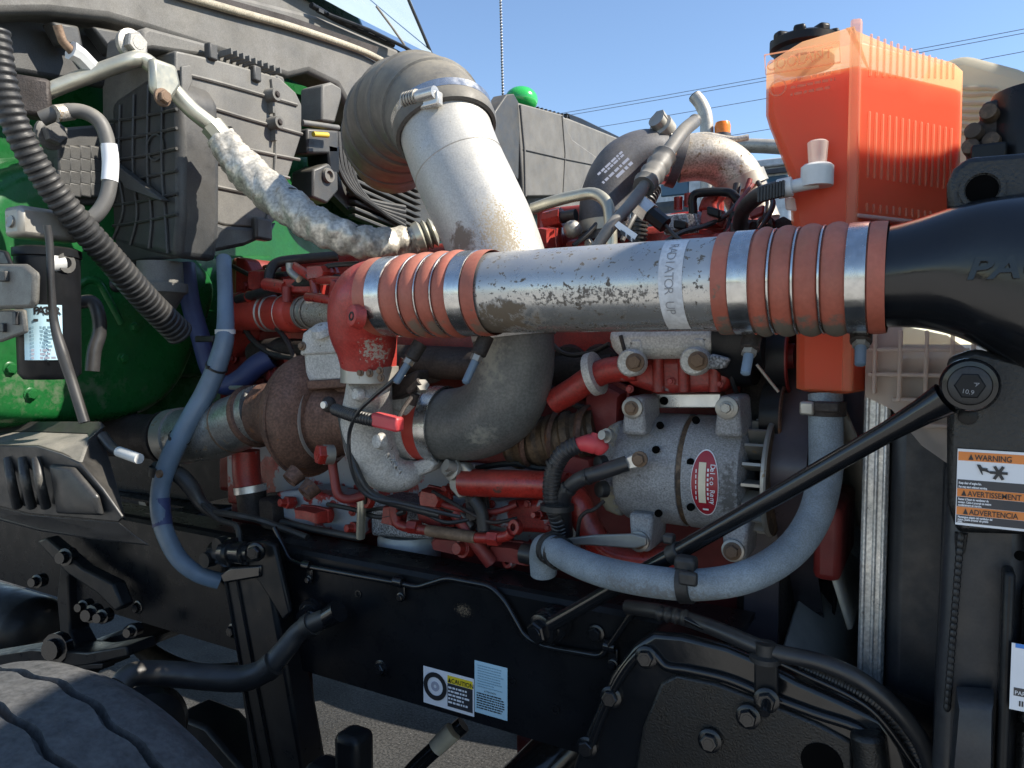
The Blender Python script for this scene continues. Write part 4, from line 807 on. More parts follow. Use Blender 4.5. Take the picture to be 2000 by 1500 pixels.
tb('coolant_pipe', [(1110, 960, .05), (1130, 985, .05), (1150, 1030, .05), (1185, 1075, .05), (1250, 1095, .05), (1330, 1090, .06)], [28, 28, 27, 27, 27, 27], 'red_clean', label='bent red pipe passing below the alternator', seg=28)
obj('pipe_flange', G().prism(A((868, 900, .02), (905, 905, .02), (930, 930, .02), (925, 965, .02), (895, 975, .02), (878, 955, .02)), YA * .02), 'zinc', RPp, bevel=.003); bolt(RPp, at(882, 916, .018), Vector((-.3, -1, .3)), .014, 'zinc'); bolt(RPp, at(917, 945, .018), Vector((-.2, -1, .1)), .008, 'red_clean')
obj('standoff', G().tube(A((870, 908, .0), (892, 916, .02)), .010, 14), 'zinc', RPp)
DL = tb('drain_line', [(770, 985, .03), (772, 1010, .03), (785, 1027, .03), (850, 1038, .03), (930, 1050, .03), (985, 1048, .03), (998, 1040, .03)], 10, 'red_paint', label='red and brown fuel drain line along the block', seg=14)
obj('line_sleeve', G().tube(A((835, 1036, .03), (870, 1041, .03), (930, 1050, .03)), rm(11.5, at(870, 1040, .03)), 14), 'rust_bolt', DL)
for x, y in ((800, 1028), (955, 1050)): obj('line_nut', G().lathe(at(x, y, .03), at(x + 10, y + 1, .03) - at(x, y, .03), [(0, .0125), (.02, .0125)], 6), 'red_paint', DL)
for (x, y, r, Y) in ((725, 978, 15, .03), (1012, 1030, 15, .04), (630, 1010, 13, .06), (690, 1035, 11, .06), (880, 960, 11, .06), (940, 975, 9, .06), (905, 1075, 16, .06), (1000, 1095, 15, .08), (960, 1060, 9, .05), (560, 985, 11, .06), (1055, 1010, 9, .06)):
    p = at(x, y, Y); obj('lifting_eye' if r == 15 else 'plug', (annulus(p, rm(r * .5, p), rm(r, p), Vector((-.3, -1, .2)), .012, 24) if r == 15 else G().lathe(p + YA * .02, Vector((-.2, -1, .15)), [(0, rm(r * 1.2, p)), (.02, rm(r * 1.2, p)), (.02, rm(r * .8, p)), (.034, rm(r * .75, p))], 6 if r < 12 else 18)), 'red_paint', EN, bevel=.001)
for (pts, r, m) in (([(860, 985, .05), (905, 1005, .05), (925, 1030, .04)], 8, 'hose_black'), ([(925, 975, .03), (940, 1000, .03), (945, 1035, .03)], 13, 'rubber_black'), ([(890, 1000, .05), (930, 1060, .05), (960, 1100, .06)], 14, 'red_dull'), ([(705, 965, .02), (706, 1000, .02), (704, 1050, .03)], 9, 'tube_alu'), ([(820, 965, .04), (880, 990, .04), (960, 1000, .05), (1010, 985, .06)], 6, 'red_dull'), ([(1020, 1080, .06), (1065, 1090, .06)], 20, 'hose_black'), ([(550, 1020, .05), (620, 1035, .05), (700, 1050, .05)], 7, 'hose_black'), ([(480, 880, .1), (482, 930, .1), (490, 960, .1)], 27, 'red_paint'), ([(490, 958, .1), (496, 1010, .1)], 29, 'dark_iron')):
    tb('engine_line', pts, r, m, EN, seg=14)
band(EN, at(488, 948, .1), at(490, 962, .1), rm(29, at(488, 950, .1)), 'bright_zinc')
# ---------------------------------------------------------------- alternator
AY = .10
AL = empty('alternator', (0, 0, 0), 'grey cast alternator with red oval maker plate'); AL.parent = T; AL.matrix_parent_inverse = Matrix.Translation(-TB)
a0, a1 = at(1190, 928, AY - .085), at(1440, 925, AY - .085); ax0, ax1 = a0.x, a1.x; aZ = at(1300, 925, AY - .05).z
aR = (at(1300, 812, AY - .05).z - at(1300, 1035, AY - .05).z) / 2
gx = at(1322, 925, AY - .085).x
def apt(x): return Vector((x, AY, aZ))
obj('rear_housing', G().lathe(apt(ax0), XA, [(0, aR * .72), (.002, aR * .93), (.01, aR * .985), (gx - ax0 - .004, aR), (gx - ax0 - .003, aR * .97)], 56), 'alternator_alu', AL)
obj('stator_gap', G().lathe(apt(gx - .004), XA, [(0, aR * .975), (.009, aR * .975)], 56), 'brown_duct', AL)
obj('drive_housing', G().lathe(apt(gx + .004), XA, [(0, aR * .97), (.001, aR), (ax1 - gx - .018, aR * .995), (ax1 - gx - .006, aR * .95), (ax1 - gx, aR * .8)], 56), 'alternator_alu', AL)
obj('end_cover', G().prism(A((1166, 880, AY - .03), (1180, 835, AY - .03), (1215, 818, AY - .03), (1215, 1015, AY - .03), (1180, 1000, AY - .03), (1166, 980, AY - .03)), YA * .08), 'alternator_alu', AL, bevel=.012, bseg=3)
# cooling fan behind the pulley
fz = ax1 + .018
obj('fan_disc', G().lathe(apt(fz + .012), XA, [(0, aR * .3), (.001, aR * .99), (.004, aR * 1.0), (.006, aR * .97), (.007, aR * .3)], 56), 'brown_duct', AL); obj('fan_rim', G().lathe(apt(fz + .011), XA, [(0, aR * .985), (.001, aR * 1.01), (.005, aR * 1.012), (.0075, aR * .985)], 56, cap=False), 'zinc', AL)
for k in range(18):
    t = 2 * math.pi * k / 18; e = Vector((0, math.cos(t), math.sin(t))); obj('fan_vane', G().box(apt(fz) + e * aR * .76, .028, .004, aR * .42, XA, e.cross(XA), e), 'zinc', AL)
# ears and bolts
for (x, y, xe, ye, r, m) in ((1234, 797, 1290, 800, 17, 'rust_bolt'), (1419, 797, 1462, 795, 17, 'zinc'), (1247, 1058, 1280, 1045, 17, 'rust_bolt'), (1431, 1076, 1450, 1040, 21, 'rust_bolt')):
    p = at(x, y, AY - .085); yy = 1 if y < 900 else -1
    obj('mount_lug', G().prism([p + Vector((-.013, .004, .016 * yy)), p + Vector((.015, .004, .016 * yy)), p + Vector((.020, .004, -.04 * yy)), p + Vector((-.018, .004, -.04 * yy))], YA * .075), 'alternator_alu', AL, bevel=.006); obj('lug_face', G().lathe(p + YA * .006, -YA, [(0, .0155), (.006, .0155), (.007, .014)], 26), 'zinc', AL); bolt(AL, p - YA * .002, Vector((.05, -1, .05)), rm(r * .62, p), m)
obj('top_strap', G().prism(A((1270, 769, AY), (1408, 768, AY), (1410, 797, AY), (1270, 797, AY)), YA * .03), 'bright_zinc', AL, bevel=.002); obj('strap_hole', G().lathe(at(1297, 783, AY - .001), -YA, [(0, .0065), (.001, .0065)], 14), 'void_black', AL)  # bracket top; the sun striking it is put in as brighter zinc
for (x, y) in ((1282, 878), (1350, 902), (1350, 990), (1287, 1002), (1360, 822), (1290, 832)): obj('vent_hole', G().lathe(at(x, y, AY - aR - .001 + (.03 if y < 840 else .008)), Vector((0, -1, 0 if y > 850 else .6)), [(0, .0055), (.004, .0055)], 14), 'void_black', AL)
# oval plate, following the drum
def drum_pt(x, a): return Vector((x, AY - math.cos(a) * (aR + .0008), aZ + math.sin(a) * (aR + .0008)))
g = G(); n = 40; pc_ = at(1376, 946, AY - aR); ca = math.asin(max(-1, min(1, (pc_.z - aZ) / aR))); hw, ha = .0185, .047 / aR
def oval(k, lift): 
    g = G(); b = drum_pt(pc_.x, ca); g.v.append(b + (b - apt(b.x)).normalized() * lift)
    for rr_ in (.5, 1):
        for q in range(n):
            t = 2 * math.pi * q / n; v = drum_pt(pc_.x + math.cos(t) * hw * k * rr_, ca + math.sin(t) * ha * k * rr_); g.v.append(v + (v - apt(v.x)).normalized() * lift)
    for q in range(n): g.f.append((0, 1 + q, 1 + (q + 1) % n))
    g.skin(1, 1 + n, n); return g
obj('plate_border', oval(1.05, 0), 'decal_white', AL); OP = obj('maker_plate', oval(1, .0005), 'decal_red', AL, 'red oval maker plate on the alternator')
def on_drum(x, z): a = ca + z / aR; return drum_pt(x, a) + Vector((0, -.0014, 0))
def drum_text(s, x, z0, dz, h, m, off=0):
    for i, ch in enumerate(s):
        a = ca + (z0 - dz * i) / aR; n_ = Vector((0, -math.cos(a), math.sin(a))); text(AL, ch, drum_pt(x, a) + n_ * .0012, Vector((0, -math.sin(a), -math.cos(a))), n_, h, m, off=off)
drum_text('Delco Remy', pc_.x + .0078, .0285, .0058, .0068, 'decal_white', .0001)
def drum_patch(name, x0_, x1_, z0_, z1_, m, lift=.0009):
    g = G()
    for k in range(13):
        a = ca + (z0_ + (z1_ - z0_) * k / 12) / aR
        for x in (x0_, x1_): v = drum_pt(x, a); g.v.append(v + (v - apt(x)).normalized() * lift)
        if k: b = 2 * k; g.f.append((b - 2, b - 1, b + 1, b))
    return obj(name, g, m, AL)
drum_patch('serial_strip', pc_.x - .0085, pc_.x + .0015, -.027, .030, 'cream_plastic')
for k in range(7): drum_patch('print_mark', pc_.x + .0035, pc_.x + .0058, .022 - k * .0066, .022 - k * .0066 - .004, 'decal_white')
for k in range(6): drum_patch('print_mark', pc_.x - .0125, pc_.x - .0112, .02 - k * .0075, .02 - k * .0075 - .005, 'decal_white')
drum_patch('print_mark', pc_.x - .004, pc_.x + .004, -.036, -.039, 'decal_white')

# terminals and cables
rb = obj('terminal_boot', G().tube(catmull(A((1128, 868, .0), (1150, 866, .0), (1168, 870, .005), (1180, 882, .01)), 5), [.010, .0105, .011, .012, .013, .014, .0145, .015, .015, .0145, .014, .0135, .013, .012, .011, .008], 18), 'terminal_red', AL); obj('terminal_boot_lug', G().tube(A((1160, 866, 0), (1166, 848, .005)), [.012, .008], 14), 'terminal_red', AL)
obj('terminal_stud', G().lathe(at(1190, 852, .01), Vector((-.3, -1, .2)), [(0, .011), (.008, .011), (.008, .007), (.018, .007)], 14), 'zinc', AL)
CB1 = tb('battery_cable', [(1130, 868, .0), (1100, 885, -.005), (1080, 925, -.005), (1078, 975, 0), (1090, 1015, .01), (1098, 1045, .03)], 17, 'hose_black', label='ribbed black cable from the red terminal boot', seg=16, rib=(.0065, .05))
CB2 = tb('battery_cable', [(1225, 905, .0), (1180, 920, -.01), (1130, 938, -.01), (1104, 965, 0), (1102, 1000, .01), (1105, 1045, .03)], 15, 'hose_black', label='black cable with a silver lug bolted to the alternator', seg=16)
obj('cable_lug', G().prism(A((1218, 896, -.006), (1245, 882, -.006), (1262, 886, -.006), (1264, 902, -.006), (1248, 914, -.006), (1224, 918, -.006)), YA * .006), 'bright_zinc', CB2, bevel=.002); bolt(CB2, at(1249, 897, -.008), Vector((0, -1, 0)), .0085, 'rust_bolt')
obj('cable_tie', G().lathe(at(1088, 985, .0), -ZA, [(0, .026), (.008, .026)], 20), 'rubber_black', CB1)
for (x, y) in ((1170, 905), (1172, 955)): obj('terminal_cap', G().lathe(at(x + 10, y, .03), Vector((-.6, -1, 0)), [(0, .013), (.012, .012), (.014, .008)], 12), 'rubber_black', AL)
tb('ground_wire', [(1180, 978, .02), (1160, 995, .01), (1145, 1000, .01), (1132, 1015, .01), (1128, 1050, .02)], 4, 'dark_iron', label='thin frayed wire from the alternator\'s lower terminal', seg=8)
obj('adjuster_strap', G().prism(A((1105, 1052, .0), (1160, 1045, .0), (1235, 1043, .0), (1262, 1050, .0), (1262, 1066, .0), (1240, 1072, .0), (1160, 1066, .0), (1110, 1064, .0)), YA * .006), 'zinc', AL, bevel=.002)
# belt, pulleys
BE = empty('drive_belt', (0, 0, 0), 'dark ribbed drive belt round the alternator pulley'); BE.parent = T; BE.matrix_parent_inverse = Matrix.Translation(-TB)
bx0, bx1 = at(1500, 930, AY - .05).x, at(1575, 930, AY - .05).x
pc = Vector(((bx0 + bx1) / 2, AY, at(1530, 925, AY - .05).z)); pr = .046
ip_ = Vector((pc.x, .28, pc.z + .18)); cr = Vector((pc.x, .42, pc.z - .26))
def hull_belt(circ, th=.006, w_=bx1 - bx0):
    pts = []
    for (c, r) in circ:
        for k in range(48):
            t = 2 * math.pi * k / 48; pts.append((c.y + math.cos(t) * r, c.z + math.sin(t) * r))
    pts = sorted(set(pts))
    def half(p):
        h = []
        for q in p:
            while len(h) > 1 and (h[-1][0] - h[-2][0]) * (q[1] - h[-2][1]) - (h[-1][1] - h[-2][1]) * (q[0] - h[-2][0]) <= 0: h.pop()
            h.append(q)
        return h
    h = half(pts)[:-1] + half(pts[::-1])[:-1]; g = G(); n = len(h); cy = sum(q[0] for q in h) / n; cz = sum(q[1] for q in h) / n
    for q in h: 
        d = Vector((0, q[0] - cy, q[1] - cz)).normalized() * th
        for x in (pc.x - w_ / 2, pc.x + w_ / 2): g.v += [Vector((x, q[0], q[1])), Vector((x, q[0], q[1])) + d]
    for k in range(n):
        a, b = 4 * k, 4 * ((k + 1) % n); g.f += [(a, b, b + 1, a + 1), (a + 2, a + 3, b + 3, b + 2), (a + 1, b + 1, b + 3, a + 3), (a, a + 2, b + 2, b)]
    return g
obj('belt', hull_belt([(pc, pr), (ip_, .06), (cr, .11)]), 'belt', BE)
for (c, r) in ((pc, pr - .002), (ip_, .058), (cr, .108)): obj('pulley', G().lathe(c - XA * .034, XA, [(0, r * .4), (.001, r), (.066, r), (.068, r * 1.1), (.072, r * 1.1), (.073, r * .8), (.06, r * .7), (.06, r * .3), (.075, r * .28)], 40), 'dark_iron', BE)
obj('idler_pulley', G().lathe(at(1492, 812, .12), XA, [(0, .03), (.002, .048), (.03, .048), (.032, .044), (.02, .040), (.02, .02), (.034, .018)], 36), 'rust_cast', BE, 'rusty red idler pulley above the belt'); obj('idler_tread', G().lathe(at(1492, 812, .12) + XA * .002, XA, [(0, .0485), (.026, .0485)], 36, cap=False), 'satin_black', BE)
obj('idler_pulley', G().lathe(at(1505, 695, .14), XA, [(0, .03), (.002, .055), (.03, .055), (.032, .051), (.02, .045), (.02, .02), (.034, .018)], 36), 'red_dull', BE); obj('idler_tread', G().lathe(at(1505, 695, .14) + XA * .002, XA, [(0, .0555), (.026, .0555)], 36, cap=False), 'satin_black', BE)
obj('second_belt', G().box(at(1487, 1200, .15), .05, .008, .4, XA, YA, ZA), 'belt', BE)
ebox('lower_cover', ex(1600, .12), ex(1655, .12), at(1625, 1130, .12).z, at(1625, 985, .12).z, .1, .3, 'red_dull', .01)
tb('belt_guard_wire', [(1478, 712, .0), (1500, 740, .01), (1520, 765, .02)], 3, 'zinc', label='thin bare wire behind the boot clamp', seg=6)
# ---------------------------------------------------------------- grey braided coolant hose
CH = tb('coolant_hose', [(1612, 770, .05), (1613, 850, .04), (1611, 930, .015), (1590, 1010, -.02), (1545, 1075, -.06), (1470, 1122, -.105), (1380, 1141, -.125), (1290, 1138, -.13), (1190, 1120, -.115), (1120, 1095, -.075), (1072, 1068, -.02), (1060, 1080, .01), (1062, 1120, .02)], [32, 32, 32, 32, 32, 31.5, 31, 31, 30, 28, 26, 26, 26], 'hose_bluegrey', label='thick grey-blue braided coolant hose sweeping under the alternator', seg=32)
def hclamp(par, x, y, Y, d, r, wd_, m='dark_iron'):
    p = at(x, y, Y); d = d.normalized(); q = rm(r, p); return band(par, p - d * wd_ / 2, p + d * wd_ / 2, q, m, 'hose_clamp', th=.003)
hclamp(CH, 1613, 797, .049, -ZA, 33, .02); obj('clamp_screw', G().box(at(1577, 797, .03), .018, .016, .018), 'zinc', CH, bevel=.003); obj('clamp_screw', G().box(at(1615, 795, .005), .03, .010, .014), 'dark_iron', CH, bevel=.003)
hclamp(CH, 1340, 1141, -.129, at(1380, 1141, -.1) - at(1290, 1138, -.1), 32.5, .016, 'rubber_black'); obj('tie_head', G().box(at(1344, 1130, -.158), .022, .010, .016), 'rubber_black', CH, bevel=.003); obj('tie_knot', G().box(at(1340, 1100, -.128), .026, .022, .018), 'rubber_black', CH, bevel=.005)
for t in (0, 1): hclamp(CH, 1092 - t * 14, 1080 - t * 9, -.038 + t * .01, at(1120, 1095, -.06) - at(1072, 1068, -.02), 29, .010, 'rubber_black')
# ---------------------------------------------------------------- on top of the engine
UE = tb('air_crossover_hose', [(1180, 470, .26), (1180, 430, .26), (1188, 375, .27), (1215, 325, .29), (1262, 302, .32), (1318, 312, .36)], [50, 50, 51, 50, 48, 46], 'hose_navy', label='dark blue rubber elbow hose with white print', seg=40)
band(UE, at(1182, 455, .26), at(1181, 432, .26), rm(51, at(1182, 440, .26)), 'zinc'); p, q = at(1292, 306, .34), at(1312, 310, .352); band(UE, p, q, rm(49, p), 'steel_band'); p, q = at(1312, 311, .352), at(1330, 316, .36); band(UE, p, q, rm(50, p), 'hose_navy', 'hose_cuff')
obj('clamp_bolt', G().lathe(at(1300, 258, .33), Vector((-.2, -.7, .4)), [(0, .022), (.02, .022), (.022, .015), (.035, .015)], 16), 'zinc', UE); obj('clamp_bolt', G().lathe(at(1301, 248, .33), Vector((-.2, -.7, .4)), [(0, .014), (.03, .014)], 6), 'zinc', UE)
xdir = (RT * .62 + UP * .62).normalized(); 
pn = -(FW * .95 + RT * .12 - UP * .22).normalized(); xdir = (xdir - pn * xdir.dot(pn)).normalized(); ydir = pn.cross(xdir)
for (x, y, L_, h_) in ((1166, 340, .062, .0062), (1179, 336, .050, .006), (1175, 356, .070, .0075), (1202, 344, .042, .009)): strokes(UE, at(x, y, .20), xdir, ydir, L_, 1, .01, h_ * .62, 'decal_grey')
AEl = tb('air_crossover_pipe', [(1322, 313, .36), (1370, 308, .38), (1410, 318, .40), (1440, 345, .41), (1458, 385, .42), (1480, 440, .42)], [43, 44, 45, 45, 44, 44], 'tan_alu', label='speckled tan metal elbow leading down behind the engine', seg=40)
p, q = at(1442, 348, .41), at(1452, 372, .415); band(AEl, p, q, rm(46, p), 'zinc', th=.004)
tb('breather_tube', [(1342, 268, .4), (1380, 264, .42), (1430, 272, .44), (1462, 268, .45)], 6, 'tan_alu', label='thin tan tube lying along the metal elbow', seg=10)
HG = tb('heater_hose', [(1356, 238, .30), (1335, 256, .24), (1308, 292, .18), (1272, 345, .12), (1235, 395, .06), (1195, 440, .0), (1163, 486, -.03)], [13, 13.5, 14, 13, 12, 12, 11], 'hose_grey', label='dusty grey hose slanting in front of the blue elbow', seg=18)
obj('hose_cuff', G().tube(catmull(A((1300, 303, .167), (1278, 335, .135), (1257, 365, .10)), 6), [.0175 + .0028 * (k % 3 == 1) for k in range(13)], 16), 'hose_grey', HG); obj('hose_tip', G().ball(at(1357, 236, .30), rm(13, at(1357, 236, .3)), 14), 'hose_grey', HG)
obj('paper_tag', G().prism(A((1200, 440, -.01), (1208, 432, -.01), (1245, 458, -.01), (1236, 474, -.01)), YA * .001), 'decal_white', HG); strokes(HG, at(1212, 448, -.0115), (at(1236, 468, -.0115) - at(1206, 446, -.0115)).normalized(), Vector((0, 0, 1)), .028, 1, .005, .006, 'decal_ink')
tb('metal_tube', [(1040, 408, .12), (1090, 390, .12), (1160, 375, .12), (1188, 395, .11), (1193, 440, .10), (1194, 490, .10)], 12, 'tube_alu', label='bare metal tube bent over beside the intake pipe', bend=.03, seg=16)
tb('corrugated_conduit', [(1275, 368, .27), (1262, 395, .25), (1250, 430, .24), (1245, 475, .24)], 17, 'hose_black', label='black corrugated conduit behind the grey hose', seg=16, rib=(.007, .08))
SN = obj('pressure_sensor', G().tube(A((1238, 392, .09), (1255, 405, .09)), .011, 6), 'bright_zinc', label='brass and black pressure sensor with wire lead'); obj('sensor_nut', G().tube(A((1250, 400, .09), (1270, 417, .09)), .0165, 6), 'bright_zinc', SN); obj('sensor_plug', G().tube(A((1268, 415, .09), (1300, 440, .09)), .0125, 8), 'satin_black', SN); obj('sensor_wire', G().tube(catmull(A((1298, 438, .09), (1320, 462, .09), (1345, 478, .08)), 5), .003, 8), 'rubber_black', SN)
ebox('valve_housing', ex(1270, .3), ex(1410, .3), hz_ - .01, at(1340, 412, .3).z, .29, .5, 'red_chipped', .02)
for (pts, r, m) in (([(1352, 392, .25), (1352, 425, .25), (1330, 438, .25)], 9, 'satin_black'), ([(1352, 394, .25), (1362, 378, .25), (1420, 376, .26), (1440, 392, .26), (1446, 410, .27)], 9, 'satin_black'), ([(1440, 360, .3), (1430, 420, .28), (1415, 470, .25)], 8, 'hose_black'), ([(1465, 350, .3), (1450, 400, .28), (1448, 450, .25)], 5, 'red_dull'), ([(1480, 355, .3), (1500, 400, .28), (1470, 450, .25)], 5, 'hose_black')): tb('engine_line', pts, r, m, EN, seg=12)
obj('red_lever', G().prism(A((1360, 412, .27), (1370, 385, .27), (1405, 362, .27), (1412, 375, .27), (1395, 395, .27), (1400, 412, .27)), YA * .04), 'red_paint', EN, bevel=.006)
for (x, y) in ((1325, 385), (1345, 378), (1405, 395)): obj('red_stud', G().tube(A((x, y + 25, .32), (x, y, .32)), .008, 10), 'red_paint', EN)
obj('sensor_bracket', G().prism(A((1470, 470, .22), (1490, 440, .22), (1530, 422, .22), (1562, 440, .22), (1562, 480, .22)), YA * .01), 'dark_iron', EN, bevel=.002)
for (xa, ya, xb, yb, m, dp) in ((1045, 395, 1160, 490, 'red_paint', .36), (1064, 430, 1092, 490, 'red_clean', .24), (1100, 460, 1200, 500, 'red_paint', .22), (1290, 452, 1420, 500, 'red_paint', .2)):
    a, b = at(xa, yb, dp), at(xb, ya, dp); obj('head_casting', G().box(Vector(((a.x + b.x) / 2, dp + .04, (a.z + b.z) / 2)), b.x - a.x, .08, b.z - a.z), m, EN, bevel=.012, bseg=3)
obj('red_union', G().tube(A((1066, 432, .22), (1098, 424, .22)), .018, 8), 'red_clean', EN); obj('black_union', G().tube(A((1096, 425, .22), (1125, 420, .22)), .011, 12), 'rubber_black', EN); obj('small_fitting', G().tube(A((1112, 452, .2), (1132, 445, .2)), [.014, .011], 6), 'zinc', EN); obj('small_ball', G().ball(at(1118, 448, .19), .016, 14), 'zinc', EN)
#==NEXT==
# ---------------------------------------------------------------- cab: firewall, cowl, windscreen
def X_tb(name, X, pts, rpx, m, parent=T, label=None, **k):
    """tube through photo points (x, y, X plane)"""
    return tb(name, [(x, y, at(x, y, X=Xp).y) for x, y, Xp in pts], rpx, m, parent, label, **k)
FWX = -1.72
FWL = obj('firewall', G().prism(AX(FWX, (-160, -60), (560, 60), (900, 300), (1100, 400), (1100, 470), (560, 600), (430, 735), (300, 740), (-160, 760)), -XA * .04), 'green_paint', label='green painted firewall behind the engine', bevel=.01)
ol = [(-260, 520), (-120, 330), (60, 290), (240, 420), (345, 520), (372, 560), (352, 625), (318, 690), (300, 740), (270, 780), (225, 812), (120, 832), (-100, 838), (-260, 800)]
fb_ = obj('firewall_bulge', G().pillow(AX(FWX + .01, *ol), Vector((.15, 0, 0)), ((0, 1.03), (.3, 1.0), (.6, .985), (.82, .95), (.95, .89), (1, .80))), 'green_paint', FWL, sharp=70); sm = fb_.modifiers.new('sub', 'SUBSURF'); sm.levels = sm.render_levels = 2
obj('pressed_seam', G().tube(catmull(AX(FWX + .15, (-20, 742), (120, 745), (230, 735), (290, 715)), 6), .006, 8), 'green_paint', FWL); obj('pressed_arch', G().tube(catmull(AX(FWX + .155, (150, 560), (168, 548), (190, 552), (210, 585), (235, 632)), 6), .010, 10), 'green_paint', FWL)
obj('rubber_grommet', G().ball(at(228, 555, X=FWX + .16), .018, 14, (.5, 1, 1)), 'rubber_black', FWL)
obj('floor_pan', G().box(Vector((FWX - .6, .43, at(300, 720, X=FWX).z)), 1.2, 1.3, .03), 'green_paint', FWL)
FT2 = obj('firewall_tunnel', G().prism(AX(FWX - .005, (300, 735), (420, 735), (520, 610), (520, 500), (300, 500)), XA * .03), 'green_paint', FWL, bevel=.01)
# cowl layers
CW = empty('cowl', (0, 0, 0), 'dusty grey plastic cowl below the windscreen'); CW.parent = T; CW.matrix_parent_inverse = Matrix.Translation(-TB)
obj('cowl_panel', G().prism(AX(-1.52, (-120, -140), (180, -60), (395, 2), (560, 48), (700, 98), (760, 130), (960, 190), (960, 300), (700, 240), (660, 168), (605, 142), (565, 152), (420, 100), (285, 58), (215, 38), (100, 26), (-120, 30)), -XA * .10), 'cowl_grey', CW, bevel=.016, bseg=3)
obj('weather_strip', G().tube(catmull(AX(-1.51, (330, -16), (460, 22), (580, 56), (700, 97), (745, 118)), 6), .010, 10), 'wrap_tan', CW)
obj('cowl_ledge', G().prism(AX(-1.62, (250, -80), (450, -14), (620, 30), (780, 98), (780, 140), (560, 70), (300, 0)), -XA * .1), 'cowl_grey', CW, bevel=.012)
obj('cowl_gutter', G().prism(AX(-1.60, (380, -20), (560, 30), (740, 92), (735, 106), (560, 52), (360, -6)), -XA * .02), 'dark_iron', CW)
F0 = at(845, 108, X=-1.70); F1 = F0 + (at(770, -80, X=-2.1) - F0) * 2.1; N0 = Vector((-1.75, -.46, F0.z)); N1 = Vector((F1.x, -.40, F1.z)); M0 = at(690, 30, X=-1.72)
WS = obj('windscreen', G().prism([N0, M0, F0, F1, N1], Vector((-.01, 0, .006))), 'windshield', label='dusty windscreen above the cowl')
CAB = empty('cab', (0, 0, 0), 'green cab body behind the firewall'); CAB.parent = T; CAB.matrix_parent_inverse = Matrix.Translation(-TB)
obj('cab_shell', G().prism([Vector((-1.80, -.49, 1.10)), Vector((-1.80, -.49, F0.z - .30)), Vector((-1.86, -.49, F0.z - .10)), Vector((F1.x - .02, -.49, F1.z)), Vector((-3.7, -.49, F1.z + .05)), Vector((-3.7, -.49, 1.10))], Vector((0, 1.84, 0))), 'green_paint', CAB, bevel=.05, bseg=3)
obj('cowl_top', G().prism([Vector((-1.77, -.47, F0.z - .42)), Vector((-1.77, -.47, F0.z - .004)), Vector((-1.82, -.47, F0.z - .004)), Vector((-1.82, -.47, F0.z - .42))], Vector((0, 1.80, 0))), 'cowl_grey', CW, bevel=.01)
obj('side_window', G().prism([Vector((-2.05, -.497, 2.0)), Vector((-2.25, -.497, F1.z - .12)), Vector((-3.0, -.497, F1.z - .08)), Vector((-3.0, -.497, 2.0))], Vector((0, .01, 0))), 'glass_blue', CAB)
for X in (-1.98, -3.08): obj('door_seam', G().box(Vector((X, -.494, 1.75)), .008, .01, 1.2), 'rubber_black', CAB)
obj('door_handle', G().box(Vector((-2.95, -.505, 1.85)), .16, .03, .04), 'satin_black', CAB, bevel=.008)
obj('pillar_strip', G().tube(AX(-1.72, (775, -60), (800, 5), (843, 106)), .006, 8), 'rubber_black', WS)
WP = obj('wiper', G().tube(AX(-1.60, (608, 10), (650, 35), (700, 58), (768, 88)), .009, 10), 'satin_black', label='black wiper blade resting on the windscreen'); obj('wiper_arm', G().tube(AX(-1.58, (640, 28), (720, 58), (790, 92), (812, 106)), .006, 8), 'satin_black', WP); obj('wiper_arm', G().tube(AX(-1.62, (735, 12), (765, 52), (790, 88)), .004, 8), 'zinc', WP)
for k in range(7): obj('blade_clip', G().box(at(625 + k * 22, 22 + k * 10, X=-1.595), .012, .02, .010), 'rubber_black', WP)
# dark sheet painting the shade under the cowl, and mounting lugs
obj('under_cowl_shade', G().prism(AX(-1.60, (-100, 20), (230, 40), (330, 110), (330, 190), (-100, 120)), -XA * .03), 'plastic_dark', CW, bevel=.01)
for (x, y, x2, y2) in ((100, 40, 135, 75), (180, 50, 230, 95)): obj('gusset', G().prism(AX(-1.54, (x, y), (x + 55, y + 10), (x2 + 30, y2 + 20), (x2 - 10, y2 + 10)), -XA * .04), 'plastic_dark', CW, bevel=.006)
# far corner of the cowl: side housing
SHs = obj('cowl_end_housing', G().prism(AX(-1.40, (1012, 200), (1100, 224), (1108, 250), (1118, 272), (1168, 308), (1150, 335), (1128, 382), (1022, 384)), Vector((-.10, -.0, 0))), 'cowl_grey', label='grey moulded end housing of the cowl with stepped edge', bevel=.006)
obj('side_face', G().prism(AX(-1.402, (1013, 352), (1016, 205), (1004, 183), (990, 184), (968, 216), (958, 250), (962, 300)), Vector((-.06, 0, 0))), 'plastic_dark', SHs, bevel=.004)  # face turned from the sun; its shade is put in as darker plastic
obj('panel_line', G().tube(AX(-1.398, (1022, 292), (1100, 310), (1160, 322)), .003, 6), 'plastic_dark', SHs); obj('panel_line', G().tube(AX(-1.398, (1098, 226), (1104, 300), (1100, 380)), .0025, 6), 'cowl_grey', SHs)
obj('edge_rib', G().tube(AX(-1.398, (1016, 205), (1024, 290), (1026, 384)), .006, 8), 'cowl_grey', SHs)
obj('seal_trim', G().prism(AX(-1.62, (1098, 222), (1125, 232), (1215, 275), (1190, 292), (1140, 272), (1112, 262)), XA * .03), 'satin_black', SHs, bevel=.006)
for k in range(8): obj('seal_tooth', G().box(at(1050 + k * 8, 212 + k * 2.2, X=-1.41), .012, .010, .012), 'rubber_black', SHs)
obj('rear_cowl', G().prism(AX(-1.56, (890, 160), (960, 195), (1110, 230), (1215, 272), (1215, 420), (890, 420)), -XA * .03), 'cowl_grey', SHs, bevel=.01)
